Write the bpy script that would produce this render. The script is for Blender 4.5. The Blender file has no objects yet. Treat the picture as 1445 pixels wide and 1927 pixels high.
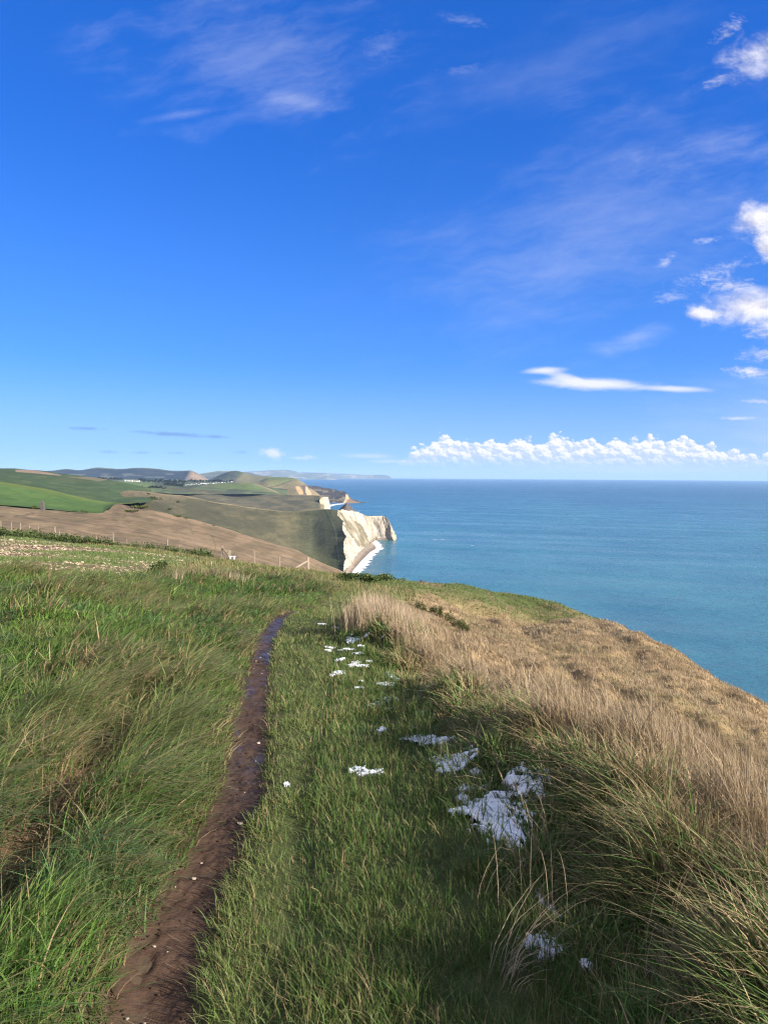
import bpy, math, random
import numpy as np
from mathutils import Vector, Matrix

random.seed(7); RNG = np.random.default_rng(7)
SC = bpy.context.scene
C = SC.collection
W, H, F = 1445.0, 1927.0, 1445.0
CAMZ = 130.0
EARTH = 7.4e6
PITCH = math.atan(72.0 / F)
ROLL = math.radians(0.30)
SUN_AZ, SUN_EL = math.radians(124.0), math.radians(24.5)   # azimuth clockwise from the viewing direction +Y

# ------------------------------------------------------------------ camera
fwd = np.array([0, math.cos(PITCH), -math.sin(PITCH)])
upw = np.array([0, math.sin(PITCH), math.cos(PITCH)])
rgt = np.array([1.0, 0, 0])
camR = math.cos(ROLL) * rgt + math.sin(ROLL) * upw
camU = math.cos(ROLL) * upw - math.sin(ROLL) * rgt
cam_d = bpy.data.cameras.new('camera')
cam = bpy.data.objects.new('camera', cam_d); C.objects.link(cam)
cam_d.sensor_fit = 'HORIZONTAL'; cam_d.sensor_width = 36; cam_d.lens = 36 * F / W
cam_d.clip_start = 0.05; cam_d.clip_end = 200000
M = Matrix(((camR[0], camU[0], -fwd[0], 0), (camR[1], camU[1], -fwd[1], 0), (camR[2], camU[2], -fwd[2], CAMZ), (0, 0, 0, 1)))
cam.matrix_world = M
SC.camera = cam

def at(px, py, d):
    """world point at forward distance d (along +Y) seen in direction px,py of the survey photo"""
    px = np.asarray(px, float); py = np.asarray(py, float); d = np.asarray(d, float)
    xc = (px - W / 2) / F; yc = -(py - H / 2) / F
    D = xc[..., None] * camR + yc[..., None] * camU + fwd
    P = D / D[..., 1:2] * d[..., None]
    P[..., 2] += CAMZ
    return P
def uv_dir(px, py):
    p = at(px, py, 1.0); return float(p[0]), float(p[2] - CAMZ)

# ------------------------------------------------------------------ numeric noise
def _hash(ix, iy, s):
    h = (ix.astype(np.int64) * 374761393 + iy.astype(np.int64) * 668265263 + s * 1442695041) & 0xffffffff
    h = ((h ^ (h >> 13)) * 1274126177) & 0xffffffff
    h = ((h ^ (h >> 16)) * 2246822519) & 0xffffffff
    return ((h ^ (h >> 15)) & 0xffffff) / float(0xffffff)
def vnoise(x, y, s=0):
    x = np.asarray(x, float); y = np.asarray(y, float)
    ix = np.floor(x); iy = np.floor(y); fx = x - ix; fy = y - iy
    fx = fx * fx * (3 - 2 * fx); fy = fy * fy * (3 - 2 * fy)
    a = _hash(ix, iy, s); b = _hash(ix + 1, iy, s); c = _hash(ix, iy + 1, s); d = _hash(ix + 1, iy + 1, s)
    return (a + (b - a) * fx) * (1 - fy) + (c + (d - c) * fx) * fy
def fbm(x, y, s=0, o=4, g=0.5):
    t = 0; a = 1; n = 0
    for k in range(o):
        t = t + a * (vnoise(x * 2 ** k + 17.3 * k, y * 2 ** k - 9.1 * k, s + k) - 0.5); n += a; a *= g
    return t / n * 2           # about -1..1
def sstep(a, b, x):
    t = np.clip((x - a) / (b - a), 0, 1); return t * t * (3 - 2 * t)
def mixc(a, b, t):
    return np.asarray(a) * (1 - t[..., None]) + np.asarray(b) * t[..., None]

def pchip(xs, Y, x):
    """monotone cubic along axis 0; Y (n,...)"""
    xs = np.asarray(xs, float); Y = np.asarray(Y, float); n = len(xs)
    if n == 2:
        t = ((x - xs[0]) / (xs[1] - xs[0])).reshape((-1,) + (1,) * (Y.ndim - 1)); return Y[0] + (Y[1] - Y[0]) * t
    h = np.diff(xs).reshape((-1,) + (1,) * (Y.ndim - 1)); dl = np.diff(Y, axis=0) / h
    m = np.zeros_like(Y); m[0] = dl[0]; m[-1] = dl[-1]
    w1 = 2 * h[1:] + h[:-1]; w2 = h[1:] + 2 * h[:-1]
    ok = dl[:-1] * dl[1:] > 0
    with np.errstate(divide='ignore', invalid='ignore'):
        hm = (w1 + w2) / (w1 / dl[:-1] + w2 / dl[1:])
    m[1:-1] = np.where(ok, np.nan_to_num(hm), 0)
    i = np.clip(np.searchsorted(xs, x) - 1, 0, n - 2)
    hh = (xs[i + 1] - xs[i]); t = ((x - xs[i]) / hh)
    sh = (-1,) + (1,) * (Y.ndim - 1); t = t.reshape(sh); hh = hh.reshape(sh)
    return (1 + 2 * t) * (1 - t) ** 2 * Y[i] + t * (1 - t) ** 2 * hh * m[i] + t * t * (3 - 2 * t) * Y[i + 1] + t * t * (t - 1) * hh * m[i + 1]

# ------------------------------------------------------------------ mesh helpers
def tag(o, label=None, cat=None, group=None, kind=None):
    for k, v in (('label', label), ('category', cat), ('group', group), ('kind', kind)):
        if v: o[k] = v
    return o
def raw_mesh(name, V, F_, mat, cols=None, smooth=True, parent=None, extra=None):
    """V (n,3); F_ (m,k) with one k, or list of such arrays"""
    me = bpy.data.meshes.new(name)
    Fs = F_ if isinstance(F_, list) else [F_]
    V = np.ascontiguousarray(V, np.float32)
    me.vertices.add(len(V)); me.vertices.foreach_set('co', V.ravel())
    tot = sum(f.size for f in Fs); npoly = sum(len(f) for f in Fs)
    me.loops.add(tot); me.polygons.add(npoly)
    me.loops.foreach_set('vertex_index', np.concatenate([f.ravel() for f in Fs]).astype(np.int32))
    ls = []; k = 0
    for f in Fs:
        ls.append(k + np.arange(len(f)) * f.shape[1]); k += f.size
    me.polygons.foreach_set('loop_start', np.concatenate(ls).astype(np.int32))
    me.polygons.foreach_set('use_smooth', np.full(npoly, smooth))
    if cols is not None:
        a = me.attributes.new('Col', 'FLOAT_COLOR', 'POINT')
        c = np.ones((len(V), 4), np.float32); c[:, :3] = cols
        a.data.foreach_set('color', c.ravel())
    if extra:
        for nm, arr in extra.items():
            a = me.attributes.new(nm, 'FLOAT', 'POINT'); a.data.foreach_set('value', np.asarray(arr, np.float32).ravel())
    me.update(calc_edges=True)
    if mat: me.materials.append(mat)
    o = bpy.data.objects.new(name, me); C.objects.link(o)
    if parent: o.parent = parent
    return o
def grid_faces(nv, nu, flip=False):
    i = np.arange(nv * nu).reshape(nv, nu)
    f = np.stack([i[:-1, :-1], i[:-1, 1:], i[1:, 1:], i[1:, :-1]], -1).reshape(-1, 4)
    return f[:, ::-1] if flip else f
def grid_mesh(name, V, mat, col=None, flip=False, extra=None):
    nv, nu = V.shape[:2]
    o = raw_mesh(name, V.reshape(-1, 3), grid_faces(nv, nu, flip), mat, None if col is None else col.reshape(-1, 3), extra=extra)
    o['kind'] = 'structure'
    return o
class MB:
    """collects boxes, tubes, leaf faces, builds ONE mesh"""
    def __init__(s): s.v = []; s.f = []
    def add(s, V, Fc):
        k = len(s.v); s.v += [tuple(p) for p in V]; s.f += [tuple(i + k for i in f) for f in Fc]
    def box(s, c, size, rot=None, taper=1.0):
        a, b, h = size[0] / 2, size[1] / 2, size[2] / 2
        pts = [Vector((x * a * (taper if z > 0 else 1), y * b * (taper if z > 0 else 1), z * h)) for z in (-1, 1) for x, y in ((-1, -1), (1, -1), (1, 1), (-1, 1))]
        if rot is not None: pts = [rot @ p for p in pts]
        c = Vector(c)
        s.add([p + c for p in pts], [(3, 2, 1, 0), (4, 5, 6, 7), (0, 1, 5, 4), (1, 2, 6, 5), (2, 3, 7, 6), (3, 0, 4, 7)])
    def tube(s, a, b, r0, r1=None, n=8, jit=0):
        a = Vector(a); b = Vector(b); r1 = r0 if r1 is None else r1
        d = (b - a).normalized(); q = d.to_track_quat('Z', 'Y')
        V = []
        for p, r in ((a, r0), (b, r1)):
            for k in range(n):
                t = 2 * math.pi * k / n; rr = r * (1 + random.uniform(-jit, jit))
                V.append(p + q @ Vector((rr * math.cos(t), rr * math.sin(t), 0)))
        Fc = [(k, (k + 1) % n, n + (k + 1) % n, n + k) for k in range(n)] + [tuple(range(n - 1, -1, -1)), tuple(range(n, 2 * n))]
        s.add(V, Fc)
    def build(s, name, mat, parent=None, smooth=False):
        me = bpy.data.meshes.new(name); me.from_pydata(s.v, [], s.f); me.update()
        me.materials.append(mat)
        if smooth: me.polygons.foreach_set('use_smooth', [True] * len(me.polygons))
        o = bpy.data.objects.new(name, me); C.objects.link(o)
        if parent: o.parent = parent
        return o
def empty(name, loc, rz=0):
    o = bpy.data.objects.new(name, None); C.objects.link(o); o.location = loc; o.rotation_euler = (0, 0, rz); o.empty_display_size = 0.2
    return o
def copy_tree(o, parent=None):
    c = o.copy(); C.objects.link(c)
    if parent: c.parent = parent
    for ch in list(o.children): copy_tree(ch, c)
    return c

# ------------------------------------------------------------------ materials
class NT:
    def __init__(s, nt): s.nt = nt
    def n(s, typ, **kw):
        nd = s.nt.nodes.new(typ)
        for k, v in kw.items(): setattr(nd, k, v)
        return nd
    def l(s, a, b): s.nt.links.new(a, b)
    def inp(s, nd, key, v):
        if hasattr(v, 'is_output') or isinstance(v, bpy.types.NodeSocket): s.l(v, nd.inputs[key])
        else: nd.inputs[key].default_value = v
    def m(s, op, a, b=0.0, c=None, clamp=False):
        nd = s.n('ShaderNodeMath', operation=op, use_clamp=clamp); s.inp(nd, 0, a); s.inp(nd, 1, b)
        if c is not None: s.inp(nd, 2, c)
        return nd.outputs[0]
    def vm(s, op, a, b=None):
        nd = s.n('ShaderNodeVectorMath', operation=op); s.inp(nd, 0, a)
        if b is not None: s.inp(nd, 1, b)
        return nd.outputs['Value'] if op in ('LENGTH', 'DOT_PRODUCT') else nd.outputs[0]
    def mix(s, fac, a, b, blend='MIX'):
        nd = s.n('ShaderNodeMix', data_type='RGBA', blend_type=blend); s.inp(nd, 0, fac); s.inp(nd, 6, a); s.inp(nd, 7, b); return nd.outputs[2]
    def noise(s, vec, scale, detail=4, rough=0.5, dim='3D', dist=0.0):
        nd = s.n('ShaderNodeTexNoise', noise_dimensions=dim)
        s.inp(nd, 'Vector', vec); nd.inputs['Scale'].default_value = scale; nd.inputs['Detail'].default_value = detail; nd.inputs['Roughness'].default_value = rough; nd.inputs['Distortion'].default_value = dist
        return nd.outputs[0]
    def remap(s, v, a, b, c=0.0, d=1.0, smooth=False):
        nd = s.n('ShaderNodeMapRange', interpolation_type='SMOOTHSTEP' if smooth else 'LINEAR'); s.inp(nd, 0, v)
        for i, x in enumerate((a, b, c, d)): nd.inputs[i + 1].default_value = x
        return nd.outputs[0]
    def scalev(s, vec, sc):
        nd = s.n('ShaderNodeVectorMath', operation='MULTIPLY'); s.inp(nd, 0, vec); nd.inputs[1].default_value = sc; return nd.outputs[0]
def new_mat(name):
    m = bpy.data.materials.new(name); m.use_nodes = True
    t = NT(m.node_tree); m.node_tree.nodes.clear()
    out = t.n('ShaderNodeOutputMaterial')
    return m, t, out
def principled(t, out, color, rough=0.9, spec=0.2, bump=None, bstr=0.3, bdist=0.05):
    p = t.n('ShaderNodeBsdfPrincipled'); t.inp(p, 'Base Color', color); t.inp(p, 'Roughness', rough); t.inp(p, 'Specular IOR Level', spec)
    if bump is not None:
        b = t.n('ShaderNodeBump'); b.inputs['Strength'].default_value = bstr; b.inputs['Distance'].default_value = bdist; t.inp(b, 'Height', bump); t.l(b.outputs[0], p.inputs['Normal'])
    t.l(p.outputs[0], out.inputs['Surface']); return p
def land_mat(name, s1, s2, amp1=0.35, amp2=0.3, bstr=0.4, bdist=0.3, stretch=(1, 1, 1), rough=0.95):
    """vertex colour varied by two noise scales (metres^-1)"""
    m, t, out = new_mat(name)
    pos = t.n('ShaderNodeNewGeometry').outputs['Position']
    sp = t.scalev(pos, stretch)
    a = t.n('ShaderNodeAttribute', attribute_name='Col').outputs['Color']
    n1 = t.noise(sp, s1, 5, 0.6); n2 = t.noise(sp, s2, 4, 0.65)
    f = t.m('MULTIPLY', t.remap(n1, 0.25, 0.75, 1 - amp1, 1 + amp1), t.remap(n2, 0.25, 0.75, 1 - amp2, 1 + amp2))
    c = t.vm('MULTIPLY', a, (1, 1, 1)); vs = t.n('ShaderNodeVectorMath', operation='SCALE'); t.l(c, vs.inputs[0]); t.l(f, vs.inputs['Scale'])
    principled(t, out, vs.outputs[0], rough, 0.1, n2, bstr, bdist)
    return m
def plain_mat(name, col, rough=0.8, scale=20, amp=0.25, spec=0.2, bstr=0.3, bdist=0.01, stretch=(1, 1, 1)):
    m, t, out = new_mat(name)
    oc = t.n('ShaderNodeTexCoord').outputs['Object']
    n = t.noise(t.scalev(oc, stretch), scale, 5, 0.6)
    c = t.mix(t.remap(n, 0.25, 0.75), tuple(x * (1 - amp) for x in col) + (1,), tuple(min(1, x * (1 + amp)) for x in col) + (1,))
    principled(t, out, c, rough, spec, n, bstr, bdist)
    return m
def leaf_mat(name, trans=0.3, spec=0.25, rough=0.5, attr=True, col=(0.06, 0.1, 0.03), amp=0.35):
    m, t, out = new_mat(name)
    if attr: c = t.n('ShaderNodeAttribute', attribute_name='Col').outputs['Color']
    else:
        gi = t.n('ShaderNodeNewGeometry'); oi = t.n('ShaderNodeObjectInfo')
        n = t.m('ADD', t.m('MULTIPLY', t.n('ShaderNodeNewGeometry').outputs['Random Per Island'], 0.7), t.m('MULTIPLY', oi.outputs['Random'], 0.3))
        c = t.mix(n, tuple(x * (1 - amp) for x in col) + (1,), (col[0] * (1 + amp * 1.4), col[1] * (1 + amp), col[2], 1))
    p = t.n('ShaderNodeBsdfPrincipled'); t.inp(p, 'Base Color', c); p.inputs['Roughness'].default_value = rough; p.inputs['Specular IOR Level'].default_value = spec
    tr = t.n('ShaderNodeBsdfTranslucent'); t.inp(tr, 'Color', c)
    mx = t.n('ShaderNodeMixShader'); mx.inputs[0].default_value = trans
    t.l(p.outputs[0], mx.inputs[1]); t.l(tr.outputs[0], mx.inputs[2]); t.l(mx.outputs[0], out.inputs['Surface'])
    return m
# ================================================================== NEAR GROUND
FEET = CAMZ - 1.6
def ctl(px, py, d): return tuple(at(px, py, d))
_pix = [ # px, py, forward distance in metres (ground, under the grass)
 (0,1300,6.5),(0,1500,4.2),(0,1700,2.85),(0,1210,9),(200,1200,9.5),(200,1300,6.7),(200,1135,15),(400,1135,19),(400,1200,10.5),(540,1150,15.5),
 (600,1122,24),(640,1102,34),(0,1108,13),(100,1104,14),(200,1099,17),(270,1092,21),(300,1084,25),(350,1077,32),(420,1074,38),(480,1076,42),(540,1083,45),(600,1092,47),(650,1095,48),
 (0,1085,20),(0,1060,32),(0,1035,52),(0,1010,84),(150,1085,21),(150,1060,35),(150,1035,55),(150,1022,78),(270,1078,27),(270,1052,48),(270,1038,70),(350,1052,58),(400,1057,62),
 (520,1071,60),(580,1079,57),(480,1067,64),(430,1058,70),
 (700,1090,52),(800,1107,58),(900,1122,60),(1000,1139,60),(1100,1159,54),(1200,1194,42),(1300,1244,32),(1445,1346,22),
 (1445,1455,11),(1300,1340,16),(1100,1260,22),(900,1190,30),(1200,1260,25),(1000,1208,30),(800,1148,36),(1000,1166,45),(850,1300,8.3),(690,1200,10.5),
 (700,1115,38),(660,1140,22)]
_wld = [(-.8,0,0),(-.8,2.4,-.08),(-.9,4.7,-.3),(-1.1,8,-.58),(-1.25,11,-.82),(0,0,0),(0,3,-.12),(0,6,-.4),(-.1,9,-.66),
 (.9,3.2,.0),(1.9,3.4,.02),(3,3,-.18),(1.5,1,.15),(3,0,-.1),(6,0,-1.2),(.9,6,-.28),(2.2,5,-.28),(4,4.5,-1.0),(6,5,-2.0),
 (-.5,-4,.2),(4,-4,-.2),(-4,-4,.3),(-6,0,.15),(9,-3,-2.6),(-14,0,.1),(-14,5,-.1),
 (20,18,-11.5),(20,30,-12),(21,45,-14),(22,60,-17),(12,76,-16),(2,72,-12),(-5,66,-7.8),(-15,82,-8.5),(-45,97,-7),(10,8,-4.6),(14,12,-7.8),(16,4,-8),(-60,60,-3.0),(-60,90,-5.5),(-60,30,-1.8)]
_P = np.array([ctl(*p) for p in _pix] + [(x, y, FEET + z) for x, y, z in _wld])
def _warp(x, y): # ranges get compressed with distance so near detail and far detail are balanced
    r = np.hypot(x, y) + 1e-6; k = np.log1p(r / 6.0) * 6 / r
    return np.stack([x * k, y * k], -1)
def _tps_fit(P, lam=0.004):
    X = _warp(P[:, 0], P[:, 1]); n = len(X)
    r2 = ((X[:, None] - X[None]) ** 2).sum(-1); K = 0.5 * r2 * np.log(r2 + 1e-12) + lam * np.eye(n)
    T = np.c_[np.ones(n), X]; A = np.zeros((n + 3, n + 3)); A[:n, :n] = K; A[:n, n:] = T; A[n:, :n] = T.T
    # fit drop relative to a cone so the warp stays smooth
    b = np.zeros(n + 3); b[:n] = P[:, 2] - CAMZ
    return X, np.linalg.solve(A, b)
_TX, _TW = _tps_fit(_P)
def zbase(x, y):
    x = np.asarray(x, float); y = np.asarray(y, float); sh = x.shape; x = x.ravel(); y = y.ravel(); out = np.empty(len(x))
    for k in range(0, len(x), 60000):
        X = _warp(x[k:k + 60000], y[k:k + 60000])
        r2 = ((X[:, None] - _TX[None]) ** 2).sum(-1)
        out[k:k + 60000] = (0.5 * r2 * np.log(r2 + 1e-12)) @ _TW[:len(_TX)] + _TW[len(_TX)] + X @ _TW[len(_TX) + 1:]
    return out.reshape(sh) + CAMZ
def hit(px, py, d0=1.2, d1=75):
    """first place where the sight line meets the ground"""
    ds = np.geomspace(d0, d1, 500); p = at(np.full(500, px), np.full(500, py), ds)
    under = p[:, 2] <= zbase(p[:, 0], p[:, 1])
    k = int(np.argmax(under)) if under.any() else 499
    return p[k]
def line_xy(pts):
    q = np.array([hit(*p)[:2] for p in pts]); q = q[np.argsort(q[:, 1])]
    return q
L_path = line_xy([(268,1927),(305,1800),(375,1650),(417,1550),(450,1500),(464,1400),(478,1300),(500,1200),(528,1160)])
L_path = np.vstack([[L_path[0, 0] + .08, -4], L_path, [L_path[-1, 0] + .25, L_path[-1, 1] + 2.5]])
L_left = line_xy([(-40,1690),(0,1640),(70,1570),(150,1480),(215,1390),(260,1330),(300,1280)])
L_left = np.vstack([[L_left[0, 0] + .1, 0], L_left, [L_left[-1, 0] - .3, L_left[-1, 1] + 4]])
L_rr = line_xy([(560,1700),(565,1560),(590,1400),(612,1300),(630,1220),(640,1170)])
L_rr = np.vstack([[L_rr[0, 0], -4], L_rr, [L_rr[-1, 0], 25]])
L_lane = line_xy([(1120,1927),(1040,1800),(985,1650),(900,1500),(830,1420),(775,1340),(745,1280),(700,1230),(668,1200)])
L_lane = np.vstack([[L_lane[0, 0] + .2, -4], L_lane, [-.75, 13], [-1.0, 20], [-1.2, 30]])
L_tan = line_xy([(1445,1700),(1300,1580),(1150,1490),(1000,1410),(880,1330),(790,1260),(710,1200)])
L_tan = np.vstack([[L_tan[0, 0] + .8, 0], L_tan, [-.3, 12.5], [-.6, 16], [-.6, 24], [-.3, 34], [1.5, 44]])
def lx(L, y): return np.interp(y, L[:, 1], L[:, 0])
L_gul = [np.array([hit(*p)[:2] for p in q]) for q in ([(872,1150),(890,1168),(930,1210),(960,1240)],[(975,1172),(1015,1205),(1052,1252),(1075,1290)],[(1290,1238),(1335,1262),(1381,1320),(1415,1400),(1440,1470)],[(1240,1235),(1290,1290),(1345,1345)],[(1110,1165),(1180,1215),(1250,1290)],[(840,1215),(880,1255),(930,1290)])]
def gully(x, y):
    o = np.zeros(np.shape(x))
    for k, P in enumerate(L_gul):
        w = .16 + .012 * y
        wob = .35 * fbm(x * .7, y * .7, 90 + k, 2)
        o = np.maximum(o, np.exp(-(seg_dist(x + wob, y + wob, [tuple(p) for p in P]) / w) ** 2) * (.55 + .45 * fbm(x * .6, y * .6, 95 + k, 2)))
    return np.clip(o, 0, 1)
def seg_dist(px, py, pts):
    d = np.full(np.shape(px), 1e9)
    for (a, b), (c, e) in zip(pts[:-1], pts[1:]):
        vx, vy = c - a, e - b; t = np.clip(((px - a) * vx + (py - b) * vy) / (vx * vx + vy * vy), 0, 1)
        d = np.minimum(d, np.hypot(px - a - t * vx, py - b - t * vy))
    return d
def detail(x, y):
    """small relief on top of the surveyed surface"""
    dp = x - lx(L_path, y); dl = x - lx(L_left, y); dr = x - lx(L_rr, y); dn = x - lx(L_lane, y); dt = x - lx(L_tan, y)
    near = sstep(26, 14, y)
    z = -0.045 * np.exp(-(dp / .17) ** 4) * sstep(19, 15, y)
    z = z + (-0.025 * np.exp(-(dl / .18) ** 2) + 0.11 * np.exp(-((dl - .40) / .20) ** 2) + 0.09 * np.exp(-((dl + .42) / .25) ** 2)) * sstep(8.5, 5, y)
    z = z - 0.03 * np.exp(-(dr / .1) ** 2) * near
    lv = sstep(-.35, -.8, dp)                 # left verge hummocks
    bk = sstep(-.05, .35, dn)                 # right bank hummocks
    z = z + lv * .17 * fbm(x * 1.1, y * .7, 3, 3) * sstep(45, 20, y) + bk * (.13 * fbm(x * 1.1, y * .9, 11, 3) + .09 * fbm(x * 2.3, y * 1.8, 12, 2)) * sstep(60, 30, y)
    z = z + .06 * np.exp(-((dt - .1) / .35) ** 2) * sstep(20, 9, y)
    tx_, ty_, tr_ = tussock(x, y); z = z + .10 * (.4 * lv + bk) * (.3 + tr_) * np.clip(1 - (tx_ ** 2 + ty_ ** 2) / .30, 0, 1) * sstep(24, 12, y)
    z = z + .015 * fbm(x * 5, y * 5, 5, 3) * near + .22 * fbm(x * .22, y * .2, 8, 3) * sstep(12, 26, np.hypot(x, y))
    # terracettes and slumps running down the seaward slope
    sl = sstep(1.2, 3.5, dt) * sstep(8, 13, y)
    z = z - .28 * gully(x, y)
    z = z + sl * .20 * fbm((x * .9 + y * .35) * .5, (y - x * .8) * .12, 21, 3) - sl * .5 * np.exp(-(fbm((x + y * .45) * .16 + 3, (y - x * .7) * .035, 24, 3) / .07) ** 2)
    return z
def tussock(x, y, cell=.46, s=5):
    """offset from the nearest tussock heart and that tussock's own random number"""
    x = np.asarray(x, float); y = np.asarray(y, float) * .85; ix = np.floor(x / cell); iy = np.floor(y / cell)
    best = np.full(x.shape, 1e9); RX = np.zeros(x.shape); RY = np.zeros(x.shape); RR = np.zeros(x.shape)
    for a in (-1, 0, 1):
        for b in (-1, 0, 1):
            cx = (ix + a + _hash(ix + a, iy + b, s)) * cell; cy_ = (iy + b + _hash(ix + a, iy + b, s + 1)) * cell
            q = np.hypot(x - cx, y - cy_); m = q < best; best = np.where(m, q, best); RX = np.where(m, x - cx, RX); RY = np.where(m, y - cy_, RY); RR = np.where(m, _hash(ix + a, iy + b, s + 2), RR)
    return RX / cell, RY / cell, RR
def zg(x, y): return zbase(x, y) + detail(x, y)

# ---- field polygon in ground coordinates (the stony sown field left of the track)
FIELD = np.array([at(*p)[:2] for p in [(-80,1097,14.5),(0,1098,15),(100,1096,16),(200,1092,19),(275,1087,24),(300,1076,30),(350,1066,42),(392,1060,52),(372,1055,60),(345,1050,60),(270,1040,67),(150,1026,73),(80,1018,77),(0,1012,80),(-80,1006,84)]])
def in_poly(x, y, P):
    c = np.zeros(x.shape, bool); n = len(P)
    for i in range(n):
        x0, y0 = P[i]; x1, y1 = P[(i + 1) % n]
        c ^= ((y0 > y) != (y1 > y)) & (x < (x1 - x0) * (y - y0) / (y1 - y0 + 1e-12) + x0)
    return c
NV, NU = 560, 520
_t = np.linspace(0, 1, NV); yy = -4.5 + 5.5 * (np.exp(_t * math.log(110 / 5.5 + 1)) - 1)
_s = np.linspace(-1, 1, NU); _s = np.sign(_s) * (0.55 * np.abs(_s) + .45 * np.abs(_s) ** 1.8)
Yg = np.repeat(yy[:, None], NU, 1); Xg = _s[None] * (np.clip(yy, 0, 1e9)[:, None] * .62 + 6.5)
Zg = zg(Xg, Yg)
def ground_col(x, y):
    dp = x - lx(L_path, y); dn = x - lx(L_lane, y); dt = x - lx(L_tan, y)
    c = np.broadcast_to(np.array((.050, .062, .022)), x.shape + (3,)).copy()
    c = mixc(c, (.06, .042, .028), np.exp(-(dp / .21) ** 4) * sstep(19, 15, y))
    dl = x - lx(L_left, y); c = mixc(c, (.13, .082, .05), .95 * np.exp(-(dl / .17) ** 4) * sstep(9, 6, y))
    n = fbm(x * .35, y * .3, 31, 4); n2 = fbm((x * .9 + y * .35) * .8, (y - x * .8) * .13, 41, 4)
    tan = sstep(.0, .8, dt + .3 * n)
    tc = mixc(np.broadcast_to(np.array((.27, .195, .108)), x.shape + (3,)), (.195, .158, .076), sstep(.0, .6, n2 + .4 * n))
    tc = mixc(tc, (.20, .14, .076), sstep(.28, .6, fbm((x + y * .35) * 1.3, (y - x * .8) * .2, 51, 4)) * .8)
    c = mixc(c, tc, tan)
    c = mixc(c, (.055, .050, .028), gully(x, y) * .85)
    far = sstep(40, 52, y) * sstep(-8, 0, x)
    c = mixc(c, (.075, .095, .030), far * sstep(14.5, 11, x))
    fld = in_poly(x, y, FIELD)
    fc = mixc(np.broadcast_to(np.array((.115, .078, .052)), x.shape + (3,)), (.10, .125, .038), sstep(-.35, .35, fbm(x * .12, y * .16, 61, 4)))
    c[fld] = fc[fld]
    return c
m_ground = land_mat('earth and thatch', 1.3, 9.0, .18, .28, .5, .03)
ground = grid_mesh('ground', np.stack([Xg, Yg, Zg], -1), m_ground, ground_col(Xg, Yg))

# ---- the muddy footpath: its own sheet lying in the rut
def path_sheet():
    ys = np.concatenate([np.linspace(-2, 6, 520), np.linspace(6.02, 19.5, 300)]); nu = 41
    s = np.linspace(-1, 1, nu)
    wl = .150 + .030 * fbm(ys * 2.1, ys * 0 + 3, 71, 3) + .015 * fbm(ys * 8, ys * 0, 73, 2); wr = .145 + .045 * fbm(ys * 2.3, ys * 0 + 9, 72, 3) + .015 * fbm(ys * 9, ys * 0, 74, 2)
    end = np.clip(sstep(19.4, 16, ys), .12, 1); wl = wl * end; wr = wr * end
    X = lx(L_path, ys)[:, None] + np.where(s < 0, s * wl[:, None], s * wr[:, None]); Y = np.repeat(ys[:, None], nu, 1)
    Z = zg(X, Y) + .008 - .02 * (np.abs(s)[None] ** 6) + .012 * fbm(X * 9, Y * 7, 75, 4) + .0065 * fbm(X * 38, Y * 26, 76, 4)
    for k in range(70):                      # boot and hoof dents
        y0 = random.uniform(1.2, 12); x0 = float(lx(L_path, y0)) + random.uniform(-.11, .11); a = random.uniform(.02, .05)
        Z -= random.uniform(.003, .008) * np.exp(-(((X - x0) / a) ** 2 + ((Y - y0) / (a * 2)) ** 2) ** 2)
    wet = sstep(-.15, .35, fbm(X * 2.2, Y * .8, 77, 4)) * sstep(3.4, 5.5, Y) * 1.0 * sstep(1.0, .6, np.abs(s)[None])
    wet = np.maximum(wet, sstep(8, 12, Y) * (.75 + .5 * fbm(X * 6, Y * 1.5, 78, 3)))
    m, t, out = new_mat('wet trodden mud')
    pos = t.n('ShaderNodeNewGeometry').outputs['Position']
    n1 = t.noise(pos, 7, 6, .65); n2 = t.noise(pos, 60, 4, .6)
    base = t.mix(t.remap(n1, .3, .7), (.031, .020, .0145, 1), (.076, .049, .036, 1))
    base = t.mix(t.remap(n2, .35, .7), base, (.062, .036, .022, 1))
    w = t.n('ShaderNodeAttribute', attribute_name='wet').outputs['Fac']
    vm = t.mix(t.m('MULTIPLY', w, .5), base, (.036, .022, .014, 1))
    p = principled(t, out, vm, .8, .3, t.m('ADD', n1, t.m('MULTIPLY', n2, .6)), .6, .018)
    rw = t.m('MULTIPLY', w, t.remap(n1, .4, .55, .3, 1.0)); t.l(t.remap(rw, 0, 1, .88, .26), p.inputs['Roughness']); t.l(t.remap(rw, 0, 1, .12, .27), p.inputs['Specular IOR Level'])
    return grid_mesh('path', np.stack([X, Y, Z], -1), m, extra={'wet': wet})
path = path_sheet()
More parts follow.
